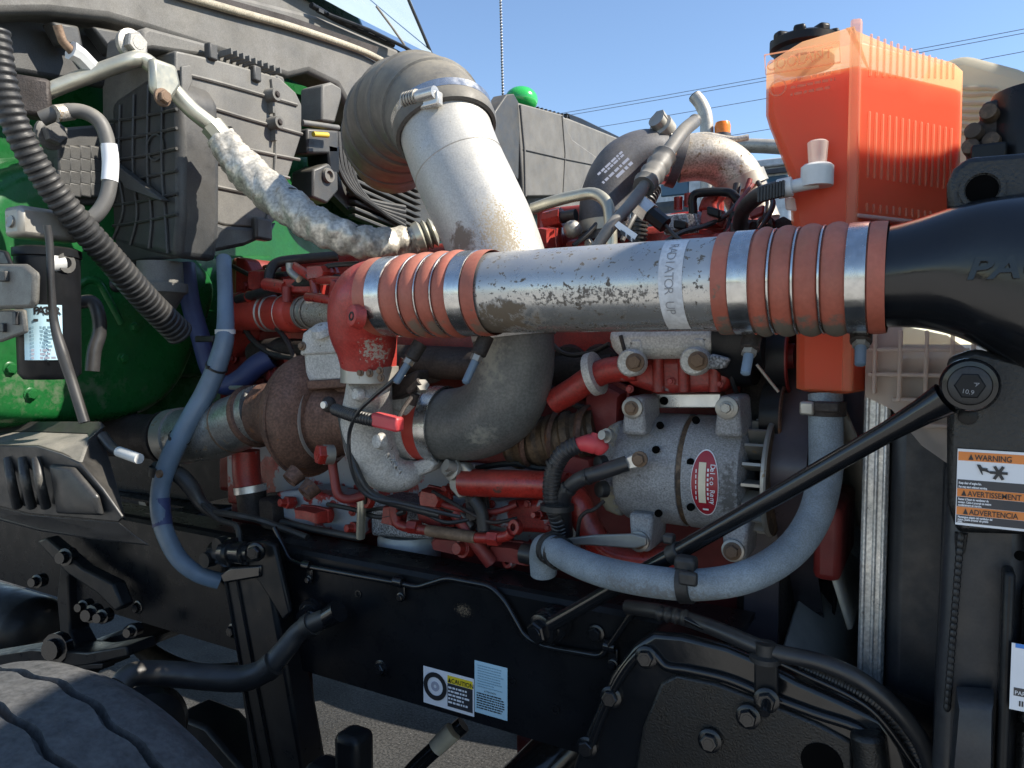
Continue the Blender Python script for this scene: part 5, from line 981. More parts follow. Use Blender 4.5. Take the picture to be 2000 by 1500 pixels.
# green mirror light, whip antenna
GD = obj('mirror_shell', G().ball(at(1018, 196, X=-1.75), rm(33, at(1018, 196, X=-1.75)), 24, (1, 1, .78)), 'green_bright', label='bright green rounded shell above the far cowl corner')
obj('shell_foot', G().lathe(at(1020, 215, X=-1.75) - ZA * .05, ZA, [(0, .05), (.06, .055)], 20), 'green_bright', GD)
an = AX(-1.78, (983, 215), (980, 100), (976, -60)); AN = obj('antenna', G().tube(an, .0042, 8), 'wire_grey', label='thin spiral wound whip antenna against the sky')
sp = []; 
for k in range(400): 
    t = k / 399; p = an[0].lerp(an[2], t); a = k * .75; sp.append(p + Vector((math.cos(a) * .0048, math.sin(a) * .0048, 0)))
obj('antenna_spiral', G().tube(sp, .0022, 5), 'decal_white', AN)
# grille under the boot
GR = obj('air_inlet_grille', G().prism(AX(-1.60, (650, 290), (860, 350), (860, 460), (690, 420), (640, 370)), -XA * .03), 'plastic_dark', label='dark louvred air inlet below the rubber boot')
for k in range(11): obj('louvre', G().box(at(755, 318 + k * 13, X=-1.585), .03, .34, .012, XA, (YA - ZA * .12).normalized(), ZA), 'plastic_dark', GR, bevel=.003)
for k in range(5): 
    obj('louvre_curve', G().tube(catmull(AX(-1.56, (655 + k * 6, 250 + k * 8), (662 + k * 9, 330 + k * 8), (705 + k * 10, 385 + k * 7), (790, 405 + k * 9)), 5), .008, 8), 'plastic_dark', GR)
# brackets left of the boot
for (pts, m) in (([(630, 165), (648, 160), (668, 172), (668, 190), (655, 240), (628, 236)], 'plastic_grey'), ([(612, 330), (640, 318), (660, 330), (662, 372), (640, 398), (610, 385)], 'plastic_dark'), ([(600, 250), (660, 255), (662, 300), (600, 300)], 'plastic_dark'), ([(640, 280), (664, 285), (664, 340), (644, 340)], 'satin_black')):
    obj('cowl_bracket', G().prism(AX(-1.40, *pts), -XA * .08), m, CW, bevel=.006)
obj('bracket_bore', G().lathe(at(640, 343, X=-1.398), XA, [(0, .02), (.008, .018), (.008, .012), (.001, .010)], 20), 'plastic_grey', CW)
X_tb('wire_bundle', 0, [(590, 240, -1.36), (625, 245, -1.36), (660, 250, -1.36)], 6, 'hose_grey', label='short bundle of coloured wires beside the heater box'); X_tb('yellow_wire_tag', 0, [(612, 262, -1.36), (640, 264, -1.36)], 5, 'yellow_tag')
# ---------------------------------------------------------------- heater box
HX = -1.36
ft = [(300, 100), (345, 98), (430, 118), (545, 150), (578, 180), (590, 205), (590, 262), (562, 350), (545, 425), (520, 446), (440, 440), (360, 418), (338, 405), (338, 160)]
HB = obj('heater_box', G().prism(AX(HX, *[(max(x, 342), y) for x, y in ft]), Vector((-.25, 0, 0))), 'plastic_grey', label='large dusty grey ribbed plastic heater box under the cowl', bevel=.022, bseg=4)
yH = at(335, 300, X=HX).y - .004
obj('box_side', G().prism([at(x, y, yH + .006) for x, y in ((352, 300), (348, 178), (318, 128), (226, 190), (214, 205), (222, 330), (205, 440), (190, 472), (345, 505), (352, 420))], Vector((0, .1, 0))), 'plastic_dark', HB, 'shaded box side with a grid of ribs', bevel=.016, bseg=3)  # same box as the front; shade of this side put into darker plastic
obj('box_sump', G().prism(AX(HX + .005, (352, 408), (440, 440), (522, 446), (545, 432), (530, 458), (480, 480), (355, 505), (345, 460)), Vector((-.25, 0, 0))), 'plastic_dark', HB, bevel=.012)  # downward face, its shade likewise put into the darker plastic
for (x, y0, y1) in ((235, 205, 470), (262, 185, 478), (290, 165, 485), (318, 150, 495)): obj('rib', G().tube(catmull(A((x, y0, yH + .003), (x - 2, (y0 + y1) / 2, yH + .003), (x + 6, y1 - 60, yH + .003), (x - 8 + (x - 260) * .3, y1, yH + .003)), 4), .0035, 6), 'plastic_dark', HB)
for y in (225, 262, 302, 345, 390, 430): obj('rib', G().tube(catmull(A((214, y + 12, yH + .003), (270, y + 4, yH + .003), (345, y - 12, yH + .003)), 4), .0035, 6), 'plastic_dark', HB)
for (pts) in ([(350, 142), (440, 165), (580, 205)], [(350, 190), (470, 228), (590, 262)], [(350, 252), (470, 288), (585, 312)], [(350, 300), (430, 318), (565, 348)], [(352, 350), (430, 366), (555, 392)], [(530, 155), (538, 240), (535, 350), (520, 440)]):
    obj('rib', G().tube(catmull(AX(HX + .002, *pts), 4), .004, 6), 'plastic_grey', HB)
obj('stiffener', G().prism(AX(HX + .006, (350, 130), (368, 128), (372, 160), (354, 200), (350, 200)), XA * .008), 'plastic_grey', HB, bevel=.003)
obj('round_mark', annulus(at(304, 288, yH + .003), .024, .028, -YA, .002), 'plastic_dark', HB)
obj('side_gusset', G().prism(A((232, 322, yH), (240, 322, yH), (332, 392, yH), (330, 396, yH), (262, 372, yH)), Vector((0, -.02, 0))), 'plastic_dark', HB, bevel=.002)
for (x, y) in ((525, 188), (530, 242)): 
    p = at(x, y, X=HX); obj('screw_boss', G().lathe(p, XA, [(0, .017), (.028, .014), (.028, .008), (.015, .007)], 16), 'plastic_grey', HB); bolt(HB, p + XA * .026, XA, .006, 'dark_iron', 'screw'); obj('boss_web', G().box(p + Vector((.008, 0, -.02)), .016, .006, .04), 'plastic_grey', HB)
obj('lid', G().prism(AX(HX - .03, (410, 95), (555, 150), (558, 165), (470, 140), (410, 112)), -XA * .06), 'plastic_grey', HB, bevel=.005)
for k in range(9): obj('lid_ridge', G().box(at(432 + k * 12, 106 + k * 4.6, X=HX - .025), .07, .005, .014, XA, YA, ZA), 'plastic_grey', HB, bevel=.001)
obj('upper_flange', G().prism(AX(HX - .02, (278, 58), (290, 52), (420, 88), (412, 112), (300, 96), (274, 100)), -XA * .12), 'plastic_grey', HB, bevel=.008)
for (x, y) in ((412, 102), (498, 145)): obj('latch', G().box(at(x, y, X=HX), .02, .022, .035), 'plastic_dark', HB, bevel=.004)
obj('corner_lug', G().box(at(508, 448, X=HX), .03, .05, .05), 'plastic_dark', HB, bevel=.006)
# rack of relays behind the small hose
RK = obj('relay_rack', G().prism(AX(-1.55, (110, 250), (230, 240), (235, 400), (150, 400), (112, 340)), -XA * .06), 'plastic_dark', label='dark plastic rack between the conduit and heater box', bevel=.006)
for r in range(4):
    for c in range(5): obj('relay', G().box(at(122 + c * 20, 300 + r * 24, X=-1.545), .02, .026, .030), 'plastic_dark', RK, bevel=.004)
bolt(RK, at(100, 262, X=-1.5), XA, .022, 'hose_grey')
# drain cone
obj('drain_funnel', G().lathe(at(312, 512, X=-1.45), -ZA, [(0, .045), (.045, .047), (.046, .055), (.065, .055), (.07, .046), (.10, .030), (.125, .008)], 32), 'plastic_grey', label='grey plastic drain funnel under the heater box')
# ---------------------------------------------------------------- refrigerant lines
RL = X_tb('refrigerant_line', 0, [(72, 190, -1.42), (110, 172, -1.40), (180, 145, -1.37), (245, 122, -1.33), (275, 116, -1.32), (300, 132, -1.31), (335, 172, -1.30), (375, 215, -1.28), (422, 252, -1.26)], [15, 15, 15.5, 16, 16, 16, 16, 16, 16], 'tube_alu', label='bare aluminium refrigerant line bent over the heater box', seg=22)
p = at(306, 158, X=-1.28); obj('line_clamp', G().prism([p + Vector(v) for v in ((.0, -.022, .035), (.0, .03, .035), (.0, .04, .0), (.0, .012, -.045), (.0, -.022, -.025))], Vector((.02, 0, 0))), 'tube_alu', RL, bevel=.008); bolt(RL, at(318, 190, X=-1.24), XA, .012, 'rust_bolt')
fl = obj('line_flange', G().box(at(62, 192, X=-1.42), .06, .04, .07, (XA * .5 + YA).normalized(), ZA.cross((XA * .5 + YA).normalized())), 'dark_iron', RL, bevel=.008)
obj('service_valve', G().tube(AX(-1.37, (178, 132), (155, 108), (138, 98)), [.016, .016, .018], 8), 'white_plastic', RL); obj('valve_stem', G().tube(AX(-1.37, (140, 100), (122, 80), (112, 50)), .008, 10), 'rust_bolt', RL); bolt(RL, at(258, 88, X=-1.35), XA, .022, 'zinc')
p, q = at(412, 244, X=-1.263), at(436, 272, X=-1.25); obj('line_nut', G().tube([p, q], rm(23, p), 8), 'tube_alu', RL); obj('line_sleeve', G().tube(AX(-1.255, (430, 262), (450, 290)), rm(27, q), 20), 'rubber_black', RL)
FH_ = X_tb('foil_wrapped_hose', 0, [(432, 272, -1.25), (462, 312, -1.22), (520, 368, -1.15), (590, 422, -1.05), (660, 458, -.98), (730, 476, -.93), (790, 474, -.90), (815, 466, -.88)], [26, 33, 35, 34, 32, 30, 28, 26], 'foil', label='foil-wrapped hose sagging towards the intake pipe', seg=26, n=14)
def foil_tie(px, py, X, r): 
    p = at(px, py, X=X); d = at(px + 14, py + 9 if px < 650 else py + 3, X=X + .02) - p; return obj('wrap_tie', G().lathe(p, d, [(0, rm(r, p)), (.002, rm(r + 1.2, p)), (.0055, rm(r, p))], 30, cap=False), 'rubber_black', FH_)
for (x, y, X, r) in ((560, 400, -1.095, 35.5), (640, 449, -1.0, 33), (705, 471, -.948, 31.5), (770, 477, -.91, 29.5)): foil_tie(x, y, X, r)
p = at(812, 467, X=-.88); d = at(850, 452, X=-.85) - p; obj('end_fitting', G().lathe(p, d, [(0, .030), (.012, .032), (.018, .024), (.024, .030), (.03, .022), (.036, .029), (.042, .020), (.1, .016)], 24), 'tube_alu', FH_)
SHO = X_tb('refrigerant_hose', 0, [(82, 232, -1.40), (115, 220, -1.38), (160, 218, -1.36), (196, 240, -1.34), (213, 290, -1.33), (216, 340, -1.33), (206, 392, -1.33), (178, 428, -1.34), (140, 440, -1.36), (112, 446, -1.38)], 14, 'hose_grey', label='dark grey curved hose with a white printed sleeve', seg=18)
obj('print_sleeve', G().tube(catmull(AX(-1.33, (213, 282), (216, 318), (214, 354)), 5), rm(15.2, at(215, 318, X=-1.33)), 18), 'decal_white', SHO); obj('hose_ferrule', G().tube(AX(-1.375, (108, 222), (140, 218)), rm(16, at(120, 220, X=-1.375)), 16), 'tan_alu', SHO); obj('hose_ferrule', G().tube(AX(-1.36, (118, 446), (150, 438)), rm(17, at(130, 440, X=-1.36)), 16), 'hose_grey', SHO)
CDU = X_tb('corrugated_conduit', 0, [(-8, 60, -1.25), (6, 160, -1.25), (35, 255, -1.25), (85, 345, -1.25), (150, 430, -1.25), (220, 510, -1.26), (285, 585, -1.28), (350, 650, -1.30)], [24, 25, 25, 25, 26, 26, 26, 26], 'rubber_black', label='thick black corrugated conduit slanting across the firewall', seg=20, n=10, rib=(.0118, .05))
# ---------------------------------------------------------------- accumulator
AXX = -1.30
p0 = at(98, 740, X=AXX); p1 = at(92, 485, X=AXX); d = p1 - p0; rA = rm(56, p0); Lq = d.length
AQ = obj('accumulator', G().lathe(p0, d, [(0, rA * .8), (.01, rA * .96), (Lq * .92, rA), (Lq * .93, rA * 1.05), (Lq * .985, rA * 1.05), (Lq, rA * .9)], 48), 'satin_black', label='black refrigerant drier canister with a pale blue label')
g = G(); n = 10; a0_, a1_ = -.22, .95
for k in range(n + 1):
    a = a0_ + (a1_ - a0_) * k / n; dr = (RT * math.sin(a) - Vector((FW.x, FW.y, 0)).normalized() * math.cos(a)) * (rA * 1.012)
    g.v += [p0.lerp(p1, .15) + dr, p0.lerp(p1, .56) + dr]
    if k: b = 2 * k; g.f.append((b - 2, b, b + 1, b - 1))
LBm = obj('drier_label', g, 'decal_blue', AQ)
def on_can(a, t, lift=1.02): return p0.lerp(p1, t) + (RT * math.sin(a) - Vector((FW.x, FW.y, 0)).normalized() * math.cos(a)) * (rA * lift)
def can_n(a): return RT * math.sin(a) - Vector((FW.x, FW.y, 0)).normalized() * math.cos(a)
def can_x(a): return RT * math.cos(a) + Vector((FW.x, FW.y, 0)).normalized() * math.sin(a)
for i, ch in enumerate('PACCAR'): a = .12 + i * .115; text(AQ, ch, on_can(a, .49), can_x(a), can_n(a), .012, 'decal_ink', off=.0006)
a = .38; obj('label_arrow', G().prism([on_can(.12, .455), on_can(.62, .455), on_can(.62, .465), on_can(.78, .445), on_can(.62, .425), on_can(.62, .435), on_can(.12, .435)], can_n(.4) * .0008), 'decal_ink', AQ)
for i in range(9): strokes(AQ, on_can(.02, .40 - i * .028), can_x(.2), ZA, rA * .75, 1, .01, .004, 'ink_blue' if i < 6 else 'decal_grey')
obj('top_block', G().box(at(85, 440, X=AXX) + Vector((0, .0, .0)), .05, .10, .05, XA, YA), 'zinc', AQ, bevel=.008); obj('top_port', G().tube(AX(AXX + .04, (95, 515), (122, 514)), [.016, .014], 14), 'white_plastic', AQ); obj('top_port', G().lathe(at(122, 514, X=AXX + .04), RT - FW * .3, [(0, .017), (.010, .017), (.010, .009), (.004, .008)], 16), 'hose_grey', AQ)
obj('side_stud', G().tube(AX(AXX, (60, 445), (18, 432)), .010, 10), 'zinc', AQ)
X_tb('sensor_lead', 0, [(92, 440, -1.22), (97, 480, -1.22), (100, 560, -1.22), (106, 630, -1.22), (122, 690, -1.21), (140, 745, -1.2), (165, 825, -1.18)], [7, 7, 7, 8, 11, 10, 10], 'hose_black', label='black sensor lead running down over the drier canister', seg=12)
X_tb('drain_hose', 0, [(150, 592, -1.36), (180, 590, -1.34), (192, 615, -1.33), (194, 650, -1.33), (184, 685, -1.33), (180, 725, -1.33)], 13, 'hose_black', label='short bent dark hose beside the drier canister', seg=16)
# grey connector body at the edge
GC = obj('connector_body', G().prism(A((-40, 515, -.38), (45, 515, -.38), (66, 532, -.38), (64, 590, -.38), (58, 602, -.38), (-40, 605, -.38)), YA * .012), 'plastic_mid', label='grey plastic connector body overlapping the drier canister', bevel=.006); obj('connector_slot', G().box(at(8, 540, -.383), .02, .008, .016), 'plastic_dark', GC, bevel=.002)
obj('connector_clip', G().prism(A((-40, 605, -.37), (44, 604, -.37), (48, 650, -.37), (0, 668, -.37), (-40, 672, -.37)), YA * .008), 'plastic_mid', GC, bevel=.004); obj('clip_slot', G().box(at(32, 622, -.372), .010, .008, .020), 'decal_ink', GC, bevel=.001); obj('clip_slot', G().box(at(5, 640, -.372), .018, .008, .014), 'decal_ink', GC, bevel=.001)
obj('connector_tab', G().prism(A((-40, 480, -.37), (8, 490, -.37), (20, 518, -.37), (-40, 518, -.37)), YA * .008), 'satin_black', GC, bevel=.003)
# ---------------------------------------------------------------- blue hoses
tb('heater_hose', [(362, 515, .13), (372, 590, .13), (392, 660, .13), (410, 720, .13), (436, 752, .14), (470, 742, .16), (500, 715, .18), (530, 698, .2)], [18, 18, 18, 18, 19, 21, 21, 21], 'hose_blue', label='dark blue silicone heater hose dropping from the heater box', seg=22)
GH = tb('heater_hose', [(437, 505, .10), (440, 580, .06), (440, 645, .03), (432, 690, .02), (405, 760, .0), (365, 830, -.03), (330, 900, -.05), (313, 960, -.06), (316, 1020, -.07), (345, 1085, -.06), (385, 1120, -.04), (430, 1135, -.01)], [14, 14.5, 17, 19, 20, 19.5, 19, 18, 17.5, 17, 16, 16], 'hose_steel', label='steel blue hose with sunlit stretch, curving down to the rail', seg=22)
hclamp(GH, 440, 648, .03, -ZA, 16.5, .010, 'white_plastic'); hclamp(GH, 314, 920, -.054, Vector((-.1, 0, -1)), 19, .02, 'rubber_black'); obj('clamp_bolt', G().lathe(at(314, 925, -.085), -YA, [(0, .008), (.006, .008), (.007, .005)], 12), 'rust_bolt', GH)
obj('blue_tape', G().tube(A((313, 975, -.062), (314, 1000, -.066), (318, 1028, -.07)), rm(18.4, at(314, 1000, -.066)), 22), 'hose_blue', GH)
hclamp(GH, 316, 1000, -.2, ZA, .01, .0001) if False else None
obj('tie_mount', G().box(at(405, 662, .08), .06, .02, .014), 'rubber_black', GH, bevel=.003)
tb('line_bracket', [(300, 912, -.05), (345, 925, -.03), (372, 950, -.02), (395, 985, -.01), (430, 1010, 0)], [12, 16, 16, 13, 10], 'rubber_black', label='black taped harness joint beside the steel blue hose'); tb('vacuum_line', [(200, 850, -.2), (220, 875, -.2), (240, 885, -.2), (272, 894, -.2)], [10, 10, 9, 9], 'hose_black'); tb('vacuum_line_end', [(232, 882, -.203), (272, 896, -.203)], 10.5, 'white_plastic', label='off-white hose end beside the inner wing panel')
# ---------------------------------------------------------------- red housings at the back of the engine
obj('flywheel_housing', G().prism(A((452, 500, .30), (472, 505, .30), (530, 620, .30), (500, 720, .30), (470, 960, .30), (425, 960, .30), (428, 600, .30)), YA * .3), 'red_dull', EN, bevel=.012)
obj('housing_web', G().prism(A((458, 500, .24), (476, 505, .24), (520, 590, .24), (560, 620, .24), (520, 650, .24), (452, 700, .24)), YA * .05), 'red_paint', EN, bevel=.008)
ER = tb('exhaust_coupling', [(470, 612, .2), (520, 612, .17), (560, 612, .15), (594, 610, .14)], [34, 33, 33, 33], 'silicone_red', label='red silicone coupling on the pipe behind the red elbow', seg=30, n=4)
for x in (521, 531, 556): p = at(x, 612, .168 - (x - 521) * .0005); obj('wire_ring', G().lathe(p, XA, [(0, rm(33.5, p)), (.003, rm(36.5, p)), (.006, rm(33.5, p))], 32, cap=False), 'zinc', ER)
p = at(572, 612, .15); obj('coupling_bulge', G().lathe(p, XA, [(-.03, rm(33, p)), (-.01, rm(38, p)), (.012, rm(38, p)), (.03, rm(33, p))], 32, cap=False), 'silicone_red', ER)
tb('return_pipe', [(590, 610, .14), (630, 610, .12), (670, 610, .1)], [29, 30, 30], 'tan_alu', ER)
band(ER, at(595, 610, .137), at(600, 610, .135), rm(31, at(596, 610, .137)), 'zinc'); band(ER, at(606, 610, .13), at(612, 610, .128), rm(31, at(608, 610, .13)), 'zinc')
for (pts, r, m) in (([(465, 585, .16), (500, 575, .14), (560, 560, .12), (640, 545, .10), (690, 555, .08)], 10, 'rubber_black'), ([(525, 560, .13), (528, 530, .14), (545, 512, .16), (600, 505, .2), (660, 500, .24)], 10, 'rubber_black'), ([(575, 520, .10), (590, 530, .09), (615, 545, .08), (650, 548, .06), (690, 552, .06)], 9, 'red_clean'), ([(566, 514, .09), (568, 530, .09), (585, 545, .09)], 8, 'zinc'), ([(520, 555, .12), (560, 562, .11)], 13, 'red_clean'), ([(610, 530, .08), (618, 575, .08)], 10, 'red_clean'), ([(600, 580, .06), (640, 585, .05), (665, 592, .05)], 9, 'red_clean'), ([(560, 590, .1), (560, 560, .1)], 9, 'red_dull'), ([(450, 585, .18), (470, 582, .17)], 12, 'red_dull'), ([(486, 580, .15), (494, 578, .15)], 12, 'red_clean')): tb('injector_line', pts, r, m, EN, seg=12)
obj('red_tab', G().prism(A((645, 545, .04), (658, 552, .04), (664, 580, .04), (640, 582, .04)), YA * .02), 'red_clean', EN, bevel=.002)
obj('heat_shield', G().prism(A((530, 522, .3), (560, 508, .3), (720, 498, .3), (725, 525, .3), (640, 532, .3)), YA * .2), 'pipe_steel', EN, bevel=.006); obj('shield_rim', G().tube(A((520, 530, .29), (640, 524, .29), (725, 512, .29)), .008, 10), 'zinc', EN)
for (x, y, r) in ((572, 652, 12), (500, 745, 9), (560, 680, 16), (535, 735, 18)): p = at(x, y, .2); obj('plug', G().lathe(p + YA * .02, Vector((-.4, -1, .1)), [(0, rm(r, p)), (.02, rm(r, p)), (.02, rm(r * .6, p)), (.03, rm(r * .6, p))], 16), 'red_dull', EN)
tb('dark_duct', [(500, 690, .22), (560, 680, .2), (640, 690, .18)], [24, 22, 22], 'dark_iron', EN)
ebox('rear_filler', ex(500, .3), ex(760, .3), 1.36, at(700, 505, .34).z, .32, .6, 'red_dull')
# ---------------------------------------------------------------- inner wing panel over the wheel
WPn = empty('inner_wing_panel', (0, 0, 0), 'black ribbed inner wing panel above the tyre'); WPn.parent = T; WPn.matrix_parent_inverse = Matrix.Translation(-TB)
def sheet(name, pts, m, th=.006):
    P = A(*pts); n_ = (P[1] - P[0]).cross(P[2] - P[0]).normalized(); n_ = n_ if n_.dot(FW) > 0 else -n_
    return obj(name, G().prism(P, n_ * th), m, WPn, bevel=.002)
sheet('top_sheet', [(-60, 846, -.21), (60, 844, -.21), (170, 848, -.21), (172, 858, -.225), (156, 904, -.262), (118, 886, -.272), (70, 871, -.28), (-60, 869, -.28)], 'plastic_grey')  # top of the black panel; sunlight on it painted as paler plastic
sheet('top_flange', [(-60, 824, -.19), (192, 824, -.19), (200, 834, -.19), (172, 856, -.22), (170, 847, -.21), (60, 843, -.21), (-60, 845, -.21)], 'wing_black')
sheet('side_wall', [(200, 834, -.19), (204, 862, -.195), (232, 960, -.20), (246, 1015, -.215), (238, 1010, -.235), (156, 905, -.262), (172, 858, -.225)], 'wing_black')
FFc = [(-60, 870, -.28), (70, 872, -.28), (118, 887, -.272), (156, 906, -.262), (200, 958, -.25), (238, 1012, -.235), (232, 1020, -.235), (150, 1012, -.25), (60, 1004, -.262), (-60, 975, -.27)]
sheet('front_face', FFc, 'wing_black')
sheet('lower_lip', [(-60, 976, -.268), (60, 1005, -.26), (150, 1013, -.248), (232, 1020, -.233), (262, 1045, -.225), (290, 1064, -.22), (180, 1052, -.23), (75, 1036, -.25), (-60, 1000, -.262)], 'wing_black')
for x in (18, 46, 74): obj('panel_rib', G().tube(catmull(A((x - 2, 896, -.278), (x + 4, 940, -.285), (x + 16, 990, -.268)), 5), .0085, 12), 'wing_black', WPn)
obj('panel_boss', G().pillow(A((104, 905, -.268), (150, 912, -.262), (196, 968, -.252), (206, 1006, -.246), (118, 1002, -.256)), Vector((0, -.012, 0))), 'wing_black', WPn, bevel=.003)
# ---------------------------------------------------------------- steer tyre
WC = Vector((-.885, -.605, .487)); TR = .487
WH = empty('front_wheel', (0, 0, 0), 'worn black steer tyre with three wavy grooves'); WH.parent = T; WH.matrix_parent_inverse = Matrix.Translation(-TB)
g = G(); prof = [(-.10, .30), (-.130, .34), (-.142, .40), (-.141, .440), (-.134, .462)]
def crown(y): return TR - .008 * (y / .12) ** 2 - .010 * max(0, (abs(y) - .095) / .033) ** 2
gro = (-.066, 0.0, .066); ys = []
y = -.118
cols = [(-.124, -.004), (-.112, 0), (-.100, 0)]
for q in gro: cols += [(q - .0055, 0), (q - .003, -.013), (q + .003, -.013), (q + .0055, 0)]
cols += [(.100, 0), (.112, 0), (.124, -.004)]
full = prof + cols + [(-a, b) for a, b in prof[::-1]]
NS = 240; n = len(full)
for k in range(NS):
    t = 2 * math.pi * k / NS; wv = .0032 * math.sin(2 * math.pi * k / 6) + .0022 * math.sin(2 * math.pi * k / 15)
    for i, (yy, rr_) in enumerate(full):
        if 5 <= i < 5 + len(cols): r = crown(yy) + rr_; y2 = yy + (wv if 7 < i < 5 + len(cols) - 3 else 0)
        else: r, y2 = rr_, yy
        g.v.append(WC + Vector((math.sin(t) * r, y2, math.cos(t) * r)))
for k in range(NS):
    a, b = k * n, ((k + 1) % NS) * n
    for i in range(n - 1): g.f.append((a + i, b + i, b + i + 1, a + i + 1))
obj('tyre', g, 'tyre', WH, sharp=45)
obj('rim', G().lathe(WC - YA * .10, YA, [(0, .30), (.002, .285), (.03, .27), (.10, .265), (.17, .27), (.198, .285), (.2, .30)], 48, cap=False), 'body_white', WH); obj('wheel_disc', G().lathe(WC + YA * .02, YA, [(0, .27), (.01, .2), (-.02, .12), (-.03, .02)], 48), 'body_white', WH)
# ---------------------------------------------------------------- lower left: post, brackets, hoses, axle
LP = obj('square_post', G().prism([at(436, 1118, -.04), at(520, 1108, -.04), at(536, 1190, -.04), at(612, 1620, -.04), at(508, 1620, -.04)], YA * .06), 'satin_black', label='square black steel post in front of the rail', bevel=.008)
obj('post_cap', G().prism(A((428, 1122, -.05), (450, 1108, -.05), (508, 1104, -.05), (508, 1128, -.05), (436, 1140, -.05)), YA * .07), 'gloss_black', LP, bevel=.004)
obj('post_edge', G().tube(A((440, 1130, -.042), (475, 1330, -.042), (530, 1620, -.042)), .003, 6), 'gloss_black', LP); obj('post_edge', G().tube(A((462, 1128, -.042), (498, 1320, -.042), (556, 1620, -.042)), .003, 6), 'gloss_black', LP)
BKt = obj('post_bracket', G().prism(A((476, 1062, -.045), (512, 1056, -.045), (535, 1065, -.045), (566, 1198, -.045), (552, 1212, -.045), (520, 1160, -.045), (486, 1108, -.045)), YA * .012), 'satin_black', label='tapered black bracket plate hinged at the post head', bevel=.004)
obj('pivot_tube', G().lathe(at(425, 1078, -.02), at(520, 1082, -.06) - at(425, 1078, -.02), [(0, .024), (.05, .024), (.051, .029), (.07, .029), (.071, .022), (.12, .022), (.121, .016), (.14, .016)], 28), 'gloss_black', BKt); bolt(BKt, at(500, 1078, -.062), Vector((.3, -1, 0)), .013, 'gloss_black')
for (x, y) in ((415, 1090), (440, 1062)): obj('pivot_lug', G().lathe(at(x, y, -.03), -YA, [(0, .016), (.02, .015)], 16), 'satin_black', BKt)
AH = tb('air_hose', [(236, 1338, -.28), (258, 1318, -.26), (310, 1315, -.22), (400, 1322, -.16), (470, 1325, -.12), (520, 1308, -.10), (555, 1270, -.08), (590, 1230, -.06), (640, 1205, -.05)], [22, 23, 24, 25, 25, 23, 21, 20, 18], 'hose_black', label='black taped air hose looping from the rail towards the tyre', seg=22)
obj('hose_union', G().tube(A((632, 1210, -.05), (662, 1193, -.045)), [.017, .020], 18), 'gloss_black', AH); obj('hose_union', G().tube(A((600, 1225, -.055), (612, 1217, -.053)), .022, 18), 'rubber_black', AH); obj('bulkhead_fitting', G().lathe(at(612, 1192, -.02), Vector((.2, -1, -.2)), [(0, .024), (.010, .024), (.011, .018), (.03, .016)], 24), 'gloss_black', AH); obj('bulkhead_neck', G().tube(A((606, 1222, -.05), (612, 1196, -.04)), .010, 12), 'gloss_black', AH); 
for (a, b, c, e) in ((520, 1308, 535, 1296), (470, 1326, 490, 1322)): obj('tape_wrap', G().tube(A((a, b, -.103), (c, e, -.097)), rm(25, at(a, b, -.1)), 18), 'rubber_black', AH)
LH = tb('axle_hose', [(250, 1232, .25), (290, 1275, .25), (345, 1305, .22), (400, 1318, .2), (470, 1315, .2)], 20, 'rubber_black', label='black hose sagging behind the post under the rail', seg=16)
# bracket with rod at the far lower left
LB = obj('spring_hanger', G().prism(A((118, 1098, -.02), (138, 1090, -.02), (140, 1115, -.02), (132, 1130, -.02), (136, 1235, -.02), (150, 1262, -.02), (180, 1268, -.02), (180, 1285, -.02), (140, 1290, -.02), (118, 1250, -.02), (110, 1170, -.02)), YA * .05), 'satin_black', label='black spring hanger casting behind the tyre', bevel=.005)
obj('hanger_arm', G().prism(A((70, 1058, -.06), (90, 1050, -.06), (160, 1110, -.06), (220, 1140, -.06), (238, 1185, -.06), (225, 1195, -.06), (190, 1160, -.06), (130, 1120, -.06)), YA * .03), 'satin_black', LB, bevel=.005)
for (x, y, r) in ((190, 1195, .02), (212, 1200, .016), (175, 1180, .014), (85, 1132, .016), (140, 1085, .02), (120, 1262, .035), (270, 1228, .014)): obj('hanger_bolt', G().lathe(at(x, y, -.05), Vector((.3, -1, .1)), [(0, r), (.02, r), (.021, r * .7), (.035, r * .65)], 12), 'gloss_black', LB)
obj('axle_beam', G().prism(A((150, 1262, .05), (250, 1225, .05), (255, 1262, .05), (180, 1305, .05), (100, 1330, .05)), YA * .5), 'satin_black', label='black axle beam behind the tyre', bevel=.01)
obj('shock_absorber', G().tube(A((1120, 1440, .25), (1000, 1560, .15)), [.05, .05], 24), 'gloss_black', label='black tube slanting below the rail end'); 
tb('steering_link', [(905, 1415, .25), (820, 1490, .2), (760, 1560, .15)], 16, 'gloss_black', label='black steering link under the rail with a bright end'); obj('link_joint', G().tube(A((850, 1462, .2), (885, 1428, .22)), [.018, .020], 14), 'cream_plastic', label='cream sleeve on the steering link')
obj('red_pan', G().prism(A((1005, 1430, .3), (1040, 1445, .3), (1060, 1560, .3), (1010, 1560, .3)), YA * .2), 'red_dull', EN, bevel=.01)
PG = obj('step_peg', G().box(at(692, 1490, -.10), .05, .05, .11), 'satin_black', label='small black rounded peg below the rail', bevel=.012); obj('peg_base', G().box(at(650, 1520, -.10), .09, .06, .05), 'satin_black', PG, bevel=.015)
obj('lower_arm', G().prism(A((340, 1395, .1), (400, 1420, .1), (520, 1560, .1), (380, 1560, .1), (320, 1450, .1)), YA * .1), 'satin_black', label='black lower arm behind the tyre', bevel=.01); obj('brake_chamber', G().lathe(at(270, 1410, -.05), Vector((.9, -.3, .2)), [(0, .05), (.03, .08), (.06, .085), (.09, .07), (.1, .04)], 28), 'satin_black', label='dark round brake chamber behind the tyre')
